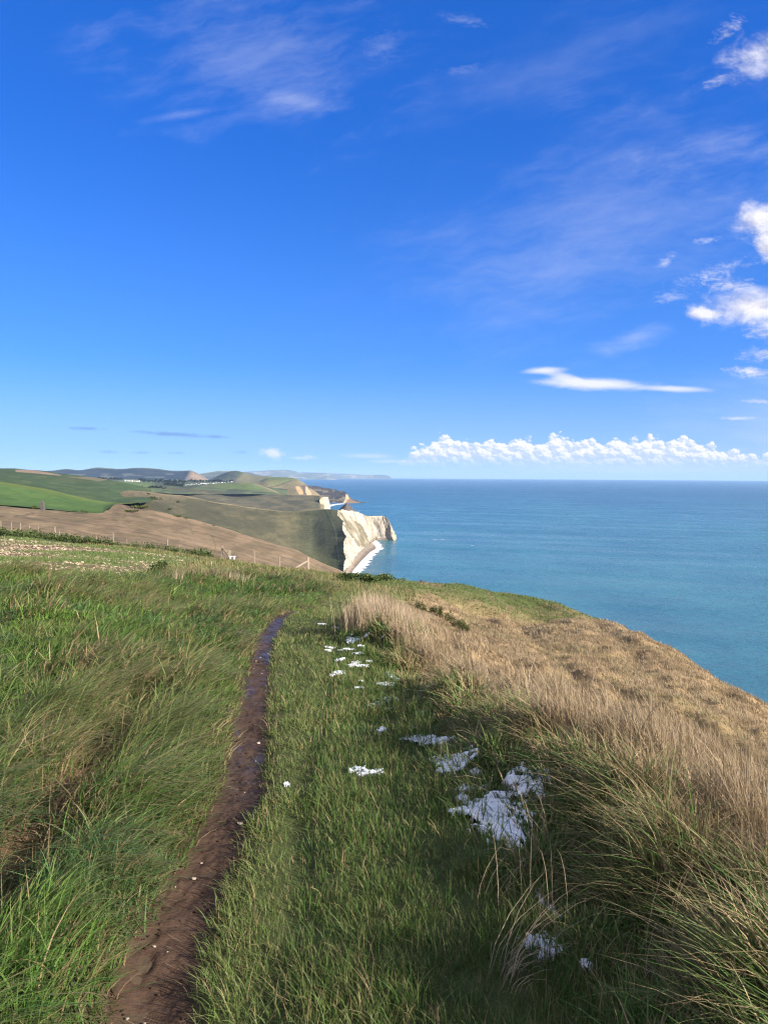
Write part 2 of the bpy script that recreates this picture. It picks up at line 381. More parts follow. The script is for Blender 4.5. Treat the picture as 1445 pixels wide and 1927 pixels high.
def path_litter():
    """chalk chips, clods and flattened dead stems trodden into the mud"""
    n = 260; y = 1.2 + 9 * RNG.uniform(0, 1, n) ** 1.5; x = lx(L_path, y) + RNG.normal(0, .075, n); s = RNG.lognormal(-5.5, .4, n) * (1 + y * .08)
    ico = np.array([(0,0,-1),(.72,-.53,-.45),(-.28,-.85,-.45),(-.89,0,-.45),(-.28,.85,-.45),(.72,.53,-.45),(.28,-.85,.45),(-.72,-.53,.45),(-.72,.53,.45),(.28,.85,.45),(.89,0,.45),(0,0,1)])
    fc = np.array([(0,1,2),(1,0,5),(0,2,3),(0,3,4),(0,4,5),(1,5,10),(2,1,6),(3,2,7),(4,3,8),(5,4,9),(1,10,6),(2,6,7),(3,7,8),(4,8,9),(5,9,10),(6,10,11),(7,6,11),(8,7,11),(9,8,11),(10,9,11)])
    J = ico[None] * RNG.uniform(.6, 1.4, (n, 12, 1)) * (s[:, None] * np.array((1.3, 1, .6)))[:, None]
    V = J + np.stack([x, y, zg(x, y) + .011], -1)[:, None]
    pale = RNG.uniform(0, 1, n) < .07; c = np.where(pale[:, None], np.array((.42, .36, .28)), np.array((.045, .028, .019))) * RNG.uniform(.7, 1.2, (n, 1))
    o = raw_mesh('gravel', V.reshape(-1, 3), (fc[None] + (np.arange(n) * 12)[:, None, None]).reshape(-1, 3), m_ground, np.repeat(c[:, None], 12, 1).reshape(-1, 3), smooth=False)
    tag(o, 'chips of chalk and clods trodden into the muddy footpath', 'gravel', kind='stuff')
path_litter()
# ================================================================== SKY AND SUN
def build_world():
    w = bpy.data.worlds.new('World'); SC.world = w; w.use_nodes = True
    w.node_tree.nodes.clear(); t = NT(w.node_tree)
    out = t.n('ShaderNodeOutputWorld'); bg = t.n('ShaderNodeBackground')
    d = t.n('ShaderNodeTexCoord').outputs['Generated']
    sx = t.n('ShaderNodeSeparateXYZ'); t.l(d, sx.inputs[0]); X, Y, Z = sx.outputs
    zc = t.m('MULTIPLY_ADD', t.m('POWER', t.m('MAXIMUM', Z, 0.0), SKY.get('pw', .75)), SKY.get('k', .9), SKY.get('lift', .1))
    cv = t.n('ShaderNodeCombineXYZ'); t.l(X, cv.inputs[0]); t.l(Y, cv.inputs[1]); t.l(zc, cv.inputs[2])
    sky = t.n('ShaderNodeTexSky', sky_type='NISHITA'); sky.sun_disc = False
    sky.sun_elevation = SUN_EL; sky.sun_rotation = SUN_AZ; sky.altitude = 130; sky.air_density = SKY['air']; sky.dust_density = SKY['dust']; sky.ozone_density = SKY['ozone']
    t.l(cv.outputs[0], sky.inputs[0])
    hs = t.n('ShaderNodeHueSaturation'); hs.inputs['Saturation'].default_value = SKY['sat']; hs.inputs['Hue'].default_value = SKY['hue']; t.l(sky.outputs[0], hs.inputs['Color'])
    col = hs.outputs[0]
    # clouds: positions are directions of the sky, on the plane y = 1
    yc = t.m('MAXIMUM', Y, 0.08)
    cu = t.m('DIVIDE', X, yc); cvv = t.m('DIVIDE', Z, yc)
    pv = t.n('ShaderNodeCombineXYZ'); t.l(cu, pv.inputs[0]); t.l(cvv, pv.inputs[1]); P = pv.outputs[0]
    wn = t.n('ShaderNodeTexNoise'); t.l(P, wn.inputs['Vector']); wn.inputs['Scale'].default_value = 14; wn.inputs['Detail'].default_value = 4
    off = t.n('ShaderNodeVectorMath', operation='MULTIPLY_ADD'); t.l(wn.outputs['Color'], off.inputs[0]); off.inputs[1].default_value = (.05, .03, 0); t.l(P, off.inputs[2]); Pw = off.outputs[0]
    N1 = t.noise(t.scalev(Pw, (1, 1.5, 1)), 22, 9, .62)                      # puffy
    N1b = t.noise(t.scalev(t.vm('ADD', Pw, (.010, .008, 0)), (1, 1.5, 1)), 22, 6, .6)
    N2 = t.noise(t.scalev(Pw, (1, 4.5, 1)), 9, 9, .62)                        # drawn-out
    rot = t.n('ShaderNodeMapping'); rot.inputs['Rotation'].default_value = (0, 0, math.radians(-14)); t.l(Pw, rot.inputs[0])
    N3 = t.noise(t.scalev(rot.outputs[0], (1, 3.2, 1)), 6, 10, .66)
    N4 = t.noise(t.scalev(Pw, (1, 2.0, 1)), 75, 8, .65)
    def patch(px, py, hw, hh, ang, alpha, noise, k, soft):
        u, v = uv_dir(px, py)
        mp = t.n('ShaderNodeMapping', vector_type='TEXTURE'); mp.inputs['Location'].default_value = (u, v, 0); mp.inputs['Rotation'].default_value = (0, 0, math.radians(ang)); mp.inputs['Scale'].default_value = (hw / F, hh / F, 1)
        t.l(P, mp.inputs[0]); q = t.vm('LENGTH', mp.outputs[0])
        s = t.m('MULTIPLY_ADD', t.m('SUBTRACT', noise, .5), k, t.m('SUBTRACT', 1.0, q))
        return t.m('MULTIPLY', t.remap(s, 0, soft, smooth=True), alpha)
    def union(lst):
        a = None
        for x in lst: a = x if a is None else t.m('SUBTRACT', t.m('ADD', a, x), t.m('MULTIPLY', a, x))
        return a
    puff = union([patch(*p) for p in [
        (1430,102,100,50,4,.85,N1,2.7,1.5),(1372,52,44,16,40,.45,N4,3.6,1.6),(1352,150,44,14,20,.35,N4,3.8,1.6),
        (1450,408,95,50,10,1,N1,1.9,1.1),(1445,455,38,40,0,.8,N1,2.6,.9),
        (1425,578,130,46,3,1,N1,1.6,1.0),(1330,590,50,14,0,.8,N1,2.0,.8),(1372,536,64,20,-6,.6,N4,3.4,1.5),(1440,620,50,26,0,.6,N4,2.8,1.4),
        (1435,666,58,18,4,.6,N4,2.8,1.4),(1412,700,54,13,-4,.8,N4,2.4,1.2),(1425,755,34,6,-4,.6,N4,2.0,1.2),(1390,787,52,5,0,.55,N4,2.0,1.2)]])
    lens = union([patch(*p) for p in [
        (1130,722,140,15,-2,.95,N2,1.3,.8),(1260,731,95,8,-2,.8,N2,1.0,.9),(1022,697,54,9,3,.85,N2,1.2,.9),(1070,712,70,12,-16,.7,N2,1.4,.9),
        (1330,452,34,8,4,.42,N4,2.8,1.4),(1252,492,28,14,35,.42,N4,3.2,1.6),(1345,512,85,18,16,.42,N4,3.8,1.7),(1262,558,44,16,8,.38,N4,3.4,1.6),(1190,637,105,28,20,.24,N2,2.4,1.5)]])
    cirr = union([patch(*p) for p in [
        (545,180,150,36,-7,0.14,N3,2.6,1.8),(350,213,110,12,9,0.15,N3,1.8,1.2),(560,190,90,18,-9,0.14,N3,1.6,1.2),(470,100,330,160,0,.21,N3,3.2,1.6),(870,36,60,14,-8,0.23,N4,3.0,1.8),(872,130,50,11,4,0.18,N4,3.0,1.8),(720,88,48,34,20,0.14,N4,3.0,1.8),(1130,420,520,240,22,0.25,N3,2.6,1.9),(1060,120,420,110,18,0.11,N3,3.0,1.8),(1350,300,200,60,12,0.20,N3,3.0,1.7),(1150,500,420,60,4,0.13,N2,2.2,1.6)]])
    grey = union([patch(*p) for p in [(330,817,110,6,-3,.75,N4,1.4,1.0),(400,822,50,4,-2,.6,N4,1.4,1.0),(163,806,44,5,-2,.7,N4,1.6,1.0),(205,850,24,5,0,.5,N4,2.2,1.2),(265,852,28,4,0,.5,N4,2.2,1.2),(332,852,22,4,0,.45,N4,2.2,1.2),(450,851,22,4,0,.45,N4,2.2,1.2)]])
    lowc = union([patch(*p) for p in [(512,853,34,12,-4,.75,N4,2.6,1.1),(572,861,34,6,0,.55,N4,2.4,1.1),(690,858,70,6,0,.35,N2,2.4,1.0),(730,868,60,5,0,.3,N1,2.4,1.0)]])
    band = t.m('MULTIPLY', patch(1180,886,640,42,0,.9,N2,.35,1.5), 1.0)
    # the long heap of cumulus on the sea horizon: a crest line by direction, lobed by cell noise, its foot lost in haze
    up = t.m('MULTIPLY', cu, F); vp = t.m('MULTIPLY', cvv, F)
    fc = t.n('ShaderNodeFloatCurve'); cc = fc.mapping.curves[0]
    tops = [(740,874),(757,858),(775,846),(800,836),(830,819),(862,828),(900,834),(930,827),(968,830),(985,820),(1010,831),(1045,816),(1080,832),(1112,825),(1140,834),(1165,822),(1200,826),(1220,819),(1250,830),(1278,820),(1305,831),(1330,833),(1360,840),(1400,850),(1425,856),(1445,848),(1500,850)]
    u0, u1 = (700 - 722.5), (1500 - 722.5)
    pts = [(0, 0), (.03, 0)] + [((px - 722.5 - u0) / (u1 - u0), max(0.0, (uv_dir(px, py)[1] * F) / 100)) for px, py in tops]
    while len(cc.points) < len(pts): cc.points.new(.5, .5)
    for q_, (a_, b_) in zip(cc.points, pts): q_.location = (a_, b_); q_.handle_type = 'AUTO'
    fc.mapping.update()
    t.l(t.remap(up, u0, u1), fc.inputs['Value']); topv = t.m('MULTIPLY', fc.outputs[0], 100)
    wv = t.n('ShaderNodeTexNoise'); t.l(P, wv.inputs['Vector']); wv.inputs['Scale'].default_value = 160; wv.inputs['Detail'].default_value = 5
    o2 = t.n('ShaderNodeVectorMath', operation='MULTIPLY_ADD'); t.l(wv.outputs['Color'], o2.inputs[0]); o2.inputs[1].default_value = (.0065, .005, 0); t.l(P, o2.inputs[2]); Pc = o2.outputs[0]
    def cell(vec, px_, off=(0, 0, 0)):
        vo = t.n('ShaderNodeTexVoronoi', feature='SMOOTH_F1', voronoi_dimensions='2D'); vo.inputs['Scale'].default_value = F / px_; vo.inputs['Smoothness'].default_value = .25
        t.l(t.scalev(t.vm('ADD', vec, off), (1, 1.25, 1)), vo.inputs['Vector']); return vo.outputs['Distance']
    c1 = cell(Pc, 21); c2 = cell(Pc, 7.5); c3 = cell(Pc, 3.4)
    sh = (.0022, .0026, 0); d1 = t.m('SUBTRACT', cell(Pc, 21, sh), c1); d2 = t.m('SUBTRACT', cell(Pc, 7.5, tuple(x * .6 for x in sh)), c2)
    bump = t.m('ADD', t.m('MULTIPLY', t.m('SUBTRACT', .38, c1), 20), t.m('ADD', t.m('MULTIPLY', t.m('SUBTRACT', .38, c2), 7), t.m('MULTIPLY', t.m('SUBTRACT', .38, c3), 2.2)))
    depth = t.m('ADD', t.m('SUBTRACT', topv, vp), bump)
    heap = t.m('MULTIPLY', t.remap(depth, -1.5, 5.0, smooth=True), t.m('MULTIPLY', t.remap(vp, 10, 42, smooth=True), t.remap(topv, 20, 34, smooth=True)))
    shade = t.m('ADD', t.m('ADD', t.m('MULTIPLY', d1, 2.4), t.m('MULTIPLY', d2, 1.1)), t.remap(vp, 28, 62, .28, .72), clamp=True)
    lit = t.remap(t.m('SUBTRACT', N1, N1b), -.10, .10, .80, 1.06)
    def lay(c, f, colr): return t.mix(f, c, colr)
    Wt = SKY['cloud']
    # pale air low over the sea
    col = lay(col, t.m('MULTIPLY', t.remap(Z, 0, .42, 1, 0, True), .30), (.72, 1.65, 3.0, 1))
    col = lay(col, t.m('MULTIPLY', t.remap(Z, -.01, .15, 1, 0, True), .72), (1.38, 2.05, 2.95, 1))
    # broken white cloud added overhead and behind the viewpoint, unseen, as neutral fill light
    fd = t.vm('DOT_PRODUCT', d, tuple(float(x) for x in fwd)); beh = t.remap(fd, .70, .35, smooth=True)
    nb = t.noise(d, 2.6, 6, .58); col = lay(col, t.m('MULTIPLY', t.m('MULTIPLY', beh, t.remap(nb, .40, .56, smooth=True)), t.remap(Z, -.02, .05)), tuple(3.9 * x for x in (.86, .86, .88)) + (1,))
    col = lay(col, cirr, tuple(Wt * x for x in (.80, .84, 1.0)) + (1,))
    col = lay(col, patch(1780, 800, 700, 240, 8, .85, N2, .8, 1.3), tuple(Wt * x for x in (.60, .72, .95)) + (1,))
    col = lay(col, band, tuple(Wt * x for x in (.68, .79, .97)) + (1,))
    col = lay(col, grey, tuple(Wt * x for x in (.20, .36, .64)) + (1,))
    pw = t.n('ShaderNodeVectorMath', operation='SCALE'); pw.inputs[0].default_value = tuple(Wt * x for x in (.96, .94, 1.0)); t.l(lit, pw.inputs['Scale'])
    col = lay(col, union([lens, lowc]), tuple(Wt * x for x in (.90, .91, 1.0)) + (1,))
    col = lay(col, puff, pw.outputs[0])
    hc = t.mix(shade, tuple(Wt * x for x in (.60, .71, .90)) + (1,), tuple(Wt * x for x in (1.02, 1.0, 1.0)) + (1,))
    col = lay(col, t.m('MULTIPLY', heap, .93), hc)
    t.l(col, bg.inputs['Color']); bg.inputs['Strength'].default_value = SKY['strength']
    t.l(bg.outputs[0], out.inputs['Surface'])
SKY = dict(air=1.0, dust=0.0, ozone=5, sat=1.25, hue=0.518, strength=0.108, cloud=3.6, lift=.05, k=.95, pw=.63)
build_world()
sd = bpy.data.lights.new('sun', 'SUN'); sd.energy = 4.7; sd.angle = math.radians(.53); sd.color = (1, .90, .77)
sun = bpy.data.objects.new('sun', sd); C.objects.link(sun)
to_sun = Vector((math.sin(SUN_AZ) * math.cos(SUN_EL), math.cos(SUN_AZ) * math.cos(SUN_EL), math.sin(SUN_EL)))
sun.rotation_euler = (-to_sun).to_track_quat('-Z', 'Y').to_euler()
SC.view_settings.view_transform = 'Standard'; SC.view_settings.look = 'None'; SC.view_settings.gamma = 1; SC.view_settings.exposure = 1.45
cy = SC.cycles
cy.max_bounces = 6; cy.diffuse_bounces = 3; cy.glossy_bounces = 3; cy.transmission_bounces = 4; cy.transparent_max_bounces = 8; cy.volume_bounces = 0
cy.use_denoising = True; cy.caustics_reflective = False; cy.caustics_refractive = False; cy.sample_clamp_indirect = 6; cy.filter_width = 1.15; cy.denoising_prefilter = 'NONE'

# ================================================================== SEA
def build_sea():
    r = np.concatenate([[30], np.geomspace(120, 62000, 150)]); th = np.linspace(0, 2 * math.pi, 241)
    R, T = np.meshgrid(r, th, indexing='ij')
    V = np.stack([R * np.sin(T), R * np.cos(T), -R * R / (2 * EARTH)], -1)
    m, t, out = new_mat('sea water')
    pos = t.n('ShaderNodeNewGeometry').outputs['Position']
    dist = t.vm('LENGTH', pos)
    # water colour: pale turquoise over the chalk shallows, bluer and deeper offshore, cloudy drifts of stirred chalk
    n_big = t.noise(t.scalev(pos, (1, .45, 1)), .0022, 5, .55); n_mid = t.noise(t.scalev(pos, (1, .5, 1)), .010, 5, .6)
    shal = t.m('ADD', t.remap(dist, 600, 6500, 1.0, 0.0, True), t.m('MULTIPLY', t.m('SUBTRACT', n_big, .5), 1.5), clamp=True)
    deep = t.mix(t.remap(n_mid, .3, .7), (.014, .076, .136, 1), (.020, .098, .162, 1))
    col = t.mix(shal, deep, t.mix(t.remap(n_mid, .3, .7), (.022, .112, .160, 1), (.042, .168, .202, 1)))
    # wind waves: crests run across the view, drawn out sideways
    rt = t.n('ShaderNodeMapping'); rt.inputs['Rotation'].default_value = (0, 0, math.radians(18)); t.l(pos, rt.inputs[0])
    w1 = t.noise(t.scalev(rt.outputs[0], (.30, 1, 1)), .22, 7, .68, dist=.4); w2 = t.noise(t.scalev(rt.outputs[0], (.5, 1, 1)), .03, 4, .55)
    strk = t.noise(t.scalev(rt.outputs[0], (.12, 1, 1)), .012, 5, .6)
    hgt = t.m('ADD', t.m('MULTIPLY', w1, 1.0), t.m('MULTIPLY', w2, 2.0))
    p = t.n('ShaderNodeBsdfPrincipled'); t.l(col, p.inputs['Base Color']); p.inputs['IOR'].default_value = 1.33; p.inputs['Specular IOR Level'].default_value = .5
    t.l(t.m('ADD', t.remap(dist, 300, 6000, .20, .40), t.m('MULTIPLY', t.m('SUBTRACT', strk, .5), .45)), p.inputs['Roughness'])
    b = t.n('ShaderNodeBump'); t.l(t.remap(dist, 400, 9000, 1.0, .45), b.inputs['Strength']); b.inputs['Distance'].default_value = 3.2; t.l(hgt, b.inputs['Height'])
    t.l(b.outputs[0], p.inputs['Normal']); t.l(p.outputs[0], out.inputs['Surface'])
    return grid_mesh('sea', V, m, flip=True)
sea = build_sea()

# ================================================================== HAZE
def build_haze():
    m, t, out = new_mat('sea air')
    v = t.n('ShaderNodeVolumePrincipled'); v.inputs['Color'].default_value = (.40, .63, 1, 1); v.inputs['Density'].default_value = HAZE; v.inputs['Anisotropy'].default_value = 0.0
    t.l(v.outputs[0], out.inputs['Volume'])
    b = MB(); R = 64000; z0, z1 = -R * R / (2 * EARTH) - 40, 222.0
    b.box((0, 0, (z0 + z1) / 2), (2 * R, 2 * R, z1 - z0)); o = b.build('haze', m); o['kind'] = 'stuff'; o['label'] = 'thin pale sea haze over the far coast'; o['category'] = 'haze'
    return o
HAZE = 3.5e-5
haze = build_haze()
# ================================================================== FAR LAND
def poly_mask(px, py, pts, soft=0): return in_poly(px, py, np.array(pts, float)).astype(float)
def sheet(name, cols, mat, colf, nu=200, nv=80, back=((60, -8), (200, -60)), amp=0.5, nscale=.02, toe=None, edge=None):
    """landform: cols = [(px, [(py, dist) from foot to crest])]; back = extra rows beyond the crest (metres away, metres down)"""
    us = np.array([c[0] for c in cols], float); K = np.array([c[1] for c in cols], float)
    u = np.linspace(us[0], us[-1], nu); A = pchip(us, K, u)          # nu, k, 2
    k = A.shape[1]; s = np.linspace(0, k - 1, nv); B = pchip(np.arange(k), np.swapaxes(A, 0, 1), s)  # nv, nu, 2
    PX = np.repeat(u[None], nv, 0); PY = B[..., 0]; D = B[..., 1]
    if edge is not None: PX = PX + sstep(edge[0], us[-1], PX) * (edge[1](PY) - us[-1])
    P = at(PX, PY, D)
    x, y = P[..., 0], P[..., 1]
    P[..., 2] += amp * fbm(x * nscale, y * nscale, hash(name) % 97 if False else len(name) * 7, 5)
    rows = [P]; prow = [PX]; pyr = [PY]
    top = P[-1]; last = 0; lz = 0
    for (dy, dz) in back:
        for f in np.linspace(0, 1, 5)[1:]:
            q = top.copy(); yy_ = last + (dy - last) * f; g = 1 + yy_ / np.maximum(top[:, 1], 1)
            q[:, 0] *= g; q[:, 1] *= g; q[:, 2] += lz + (dz - lz) * f
            rows.append(q[None]); prow.append(PX[-1:]); pyr.append(PY[-1:])
        last, lz = dy, dz
    if toe:                                    # rows in front of the foot, going down
        q = P[0].copy(); q[:, 1] -= toe[0]; q[:, 2] += toe[1]; rows.insert(0, q[None]); prow.insert(0, PX[:1]); pyr.insert(0, PY[:1])
    V = np.concatenate(rows, 0); PXa = np.concatenate(prow, 0); PYa = np.concatenate(pyr, 0)
    return grid_mesh(name, V, mat, colf(PXa, PYa, V[..., 0], V[..., 1], V[..., 2]))
def base_c(c, sh): return np.broadcast_to(np.array(c, float), sh + (3,)).copy()

m_hill = land_mat('downland turf', .03, .22, .22, .30, .6, .8, (1, .6, 1))
m_far = land_mat('distant land', .0016, .008, .30, .35, .5, 8, (1, .35, 1))
m_tan = land_mat('winter grass hillside', .06, .55, .32, .5, .8, .25, (.55, 1.4, 1))

# -- farthest headlands
def c_far(px, py, x, y, z):
    n = fbm(px * .035, py * .35, 5, 4)
    c = mixc(base_c((.075, .085, .05), px.shape), (.12, .12, .06), sstep(-.2, .4, n))
    return mixc(c, (.30, .25, .19), sstep(.15, .5, fbm(px * .06, py * .6, 6, 4)) * .7)
headland = sheet('headland', [(560,[(906,24600),(891,25000)]),(619,[(903.2,24600),(890.6,25200)]),(663,[(903,24600),(892.2,25200)]),(690,[(902.9,24600),(893.8,25200)]),(713,[(902.8,24600),(893.2,25200)]),(727,[(902.7,24600),(894,25200)]),(733.5,[(902.6,24600),(896.6,24900)]),(738,[(902.6,24600),(901.5,24700)])], m_far, c_far, 160, 24, ((2500, -20), (5000, -160)), 6, .002)
sheet('headland', [(380,[(908,18500),(891,19500)]),(420,[(907.6,18500),(889,19500)]),(480,[(906.8,18800),(886.5,19800)]),(520,[(906.4,19000),(884.3,20000)]),(540,[(906.2,19000),(884.2,20000)]),(556,[(905.8,19200),(887,20000)]),(562,[(905.5,19200),(889,20000)]),(600,[(904.9,19500),(889.4,20300)]),(613,[(904.7,19500),(890.4,20300)]),(622,[(904.6,19600),(894,20300)]),(633,[(904.5,19700),(900.5,20000)]),(638,[(904.4,19700),(903.6,19800)])], m_far, c_far, 200, 30, ((2500, -20), (5000, -160)), 6, .002)
def c_farhill(px, py, x, y, z):
    n = fbm(px * .03, py * .2, 15, 4)
    c = mixc(base_c((.055, .06, .045), px.shape), (.10, .115, .05), sstep(-.1, .5, n))
    return mixc(c, (.12, .15, .05), sstep(3.0, .5, py - np.interp(px, [378, 414, 440], [891, 886, 887])))
sheet('hills', [(366,[(908,9000),(894,9600)]),(378,[(908,9000),(891,9600)]),(396,[(908,9000),(888.2,9600)]),(414,[(908,9000),(885.8,9600)]),(440,[(908,9000),(886.5,9600)]),(470,[(908,9000),(890,9500)]),(500,[(908,9000),(898,9400)])], m_far, c_farhill, 140, 30, ((900, -10), (2500, -160)), 5, .003)
# -- blue ridge on the left, cloud shadow put into its dark base colours
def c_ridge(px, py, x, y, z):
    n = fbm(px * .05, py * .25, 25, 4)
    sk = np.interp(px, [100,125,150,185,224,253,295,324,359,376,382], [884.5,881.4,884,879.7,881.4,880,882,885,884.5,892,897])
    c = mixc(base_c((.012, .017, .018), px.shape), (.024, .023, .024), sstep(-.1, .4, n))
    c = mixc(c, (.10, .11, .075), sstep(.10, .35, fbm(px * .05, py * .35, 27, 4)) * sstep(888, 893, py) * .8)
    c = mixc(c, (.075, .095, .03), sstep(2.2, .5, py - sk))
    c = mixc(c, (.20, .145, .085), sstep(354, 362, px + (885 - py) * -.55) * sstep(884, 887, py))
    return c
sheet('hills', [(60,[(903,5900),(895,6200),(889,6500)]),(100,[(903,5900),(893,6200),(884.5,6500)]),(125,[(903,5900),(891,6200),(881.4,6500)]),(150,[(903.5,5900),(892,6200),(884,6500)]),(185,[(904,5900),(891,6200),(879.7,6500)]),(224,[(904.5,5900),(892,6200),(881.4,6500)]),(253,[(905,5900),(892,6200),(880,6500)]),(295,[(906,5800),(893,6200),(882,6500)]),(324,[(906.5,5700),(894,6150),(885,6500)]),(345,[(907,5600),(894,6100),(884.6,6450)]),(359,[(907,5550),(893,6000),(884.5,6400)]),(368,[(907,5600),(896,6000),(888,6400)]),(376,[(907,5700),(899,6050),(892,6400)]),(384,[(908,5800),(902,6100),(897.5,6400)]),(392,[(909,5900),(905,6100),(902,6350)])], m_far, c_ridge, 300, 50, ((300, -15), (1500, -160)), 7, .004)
# -- dark knoll
def c_knoll(px, py, x, y, z):
    c = mixc(base_c((.036, .046, .032), px.shape), (.12, .11, .05), sstep(452, 468, px + 1.2 * (py - 888)))
    return mixc(c, (.085, .085, .04), sstep(-.1, .4, fbm(px * .1, py * .3, 35, 4)) * .5)
sheet('hills', [(384,[(912,4100),(909,4300),(907.5,4500)]),(416,[(912,4100),(901,4350),(893,4600)]),(432,[(912,4100),(898,4350),(887.5,4600)]),(444,[(912,4050),(897,4330),(885.5,4600)]),(460,[(914,4000),(899,4330),(889.5,4600)]),(483,[(915,3950),(905,4250),(896,4500)]),(508,[(915,3950),(905,4200),(896.5,4450)]),(530,[(915,3950),(908,4200),(902,4400)])], m_far, c_knoll, 160, 40, ((200, -15), (900, -130)), 3, .01)
# -- flat valley land with the village
def c_valley(px, py, x, y, z):
    n = fbm(px * .06, py * .3, 45, 4)
    c = mixc(base_c((.055, .066, .034), px.shape), (.085, .11, .042), sstep(-.2, .3, n))
    c = mixc(c, (.10, .14, .045), sstep(222, 240, px) * sstep(300, 275, px) * sstep(902, 904, py))
    return mixc(c, (.13, .115, .06), sstep(108, 116, px) * sstep(215, 190, px) * sstep(900, 902, py) * .7)
sheet('valley', [(80,[(912,1500),(903,3200),(897,5200)]),(150,[(914,1500),(904,3000),(898,5200)]),(230,[(920,1500),(907,2700),(901,5200)]),(300,[(928,1500),(911,2600),(903.5,5200)]),(350,[(930,1700),(913,2700),(905,5100)]),(400,[(930,2000),(912,2900),(906,4800)]),(470,[(930,2100),(915,2900),(909,4600)]),(540,[(934,2300),(920,3000),(912,4000)])], m_far, c_valley, 200, 60, ((400, -30),), 1.5, .01)
# -- cliff-top hill with the orange scar
def c_scar(px, py, x, y, z):
    c = mixc(base_c((.085, .115, .038), px.shape), (.165, .14, .07), sstep(900, 908, py + 2.5 * fbm(px * .12, py * .3, 55, 3) + (px - 530) * .05))
    c = mixc(c, (.13, .16, .05), np.exp(-(seg_dist(px, py, [(505,911),(520,909),(540,904)]) / 2.0) ** 2))
    c = mixc(c, (.045, .055, .03), np.exp(-(seg_dist(px, py, [(508,917),(530,912),(548,904)]) / 1.1) ** 2) * .8)
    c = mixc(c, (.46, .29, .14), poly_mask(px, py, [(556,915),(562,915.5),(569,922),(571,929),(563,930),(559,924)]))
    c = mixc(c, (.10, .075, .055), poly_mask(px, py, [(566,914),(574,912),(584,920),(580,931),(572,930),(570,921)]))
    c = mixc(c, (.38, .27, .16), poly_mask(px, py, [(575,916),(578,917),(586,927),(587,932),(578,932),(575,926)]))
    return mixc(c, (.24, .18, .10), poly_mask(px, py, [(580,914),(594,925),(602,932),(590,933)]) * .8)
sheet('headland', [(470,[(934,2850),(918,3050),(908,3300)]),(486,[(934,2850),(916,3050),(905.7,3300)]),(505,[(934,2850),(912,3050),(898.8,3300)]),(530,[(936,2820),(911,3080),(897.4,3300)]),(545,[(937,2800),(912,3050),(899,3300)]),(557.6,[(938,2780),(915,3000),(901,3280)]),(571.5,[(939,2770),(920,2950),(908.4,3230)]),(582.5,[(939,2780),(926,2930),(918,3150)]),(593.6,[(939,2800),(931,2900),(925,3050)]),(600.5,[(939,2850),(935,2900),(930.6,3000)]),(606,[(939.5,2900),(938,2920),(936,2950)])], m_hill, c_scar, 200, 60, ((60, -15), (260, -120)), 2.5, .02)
# -- dark ragged point beyond the bay
def c_point(px, py, x, y, z):
    n = fbm(px * .14, py * .3, 65, 4)
    c = mixc(base_c((.050, .044, .036), px.shape), (.15, .125, .075), sstep(-.05, .45, n))
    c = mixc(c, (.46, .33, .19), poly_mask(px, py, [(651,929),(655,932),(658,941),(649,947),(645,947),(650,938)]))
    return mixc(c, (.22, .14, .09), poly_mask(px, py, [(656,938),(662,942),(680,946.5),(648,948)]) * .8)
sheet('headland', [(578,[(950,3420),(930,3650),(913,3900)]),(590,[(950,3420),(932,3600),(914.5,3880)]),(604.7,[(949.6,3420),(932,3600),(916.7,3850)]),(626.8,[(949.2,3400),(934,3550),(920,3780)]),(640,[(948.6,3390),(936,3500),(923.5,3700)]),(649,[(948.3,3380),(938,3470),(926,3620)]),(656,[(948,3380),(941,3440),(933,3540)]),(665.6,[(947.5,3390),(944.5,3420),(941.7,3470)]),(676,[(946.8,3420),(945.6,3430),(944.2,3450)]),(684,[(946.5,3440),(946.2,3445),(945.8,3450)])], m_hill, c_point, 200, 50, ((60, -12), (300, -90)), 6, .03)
# -- green hill above the arch
def c_arch(px, py, x, y, z):
    n = fbm(px * .06, py * .25, 75, 4)
    c = mixc(base_c((.085, .105, .04), px.shape), (.13, .125, .055), sstep(-.1, .4, n))
    c = mixc(c, (.085, .125, .035), poly_mask(px, py, [(405,912),(470,909),(500,918),(480,922),(410,920)]) * .7)
    return mixc(c, (.19, .15, .085), sstep(2.6, .6, py - np.interp(px, [350,430,461,488,510,527], [916,909,908.4,912.6,921,927.8])) * sstep(470, 500, px))
sheet('hillside', [(330,[(932,2235),(925,2420),(919.5,2600)]),(350,[(933,2235),(925,2420),(916.7,2600)]),(377.7,[(934,2235),(924,2420),(914,2600)]),(405,[(935,2235),(923,2420),(911,2600)]),(430,[(935,2235),(922,2420),(909,2600)]),(460.7,[(935,2235),(922,2420),(908.4,2600)]),(488.4,[(935,2235),(924,2420),(912.6,2600)]),(510.5,[(936,2235),(928,2420),(921,2560)]),(527,[(936,2235),(932,2300),(927.8,2500)]),(545,[(937,2235),(935,2250),(932.5,2400)]),(570,[(938,2200),(937,2250),(936,2300)])], m_hill, c_arch, 220, 50, ((100, -8), (400, -90)), 1.5, .02)
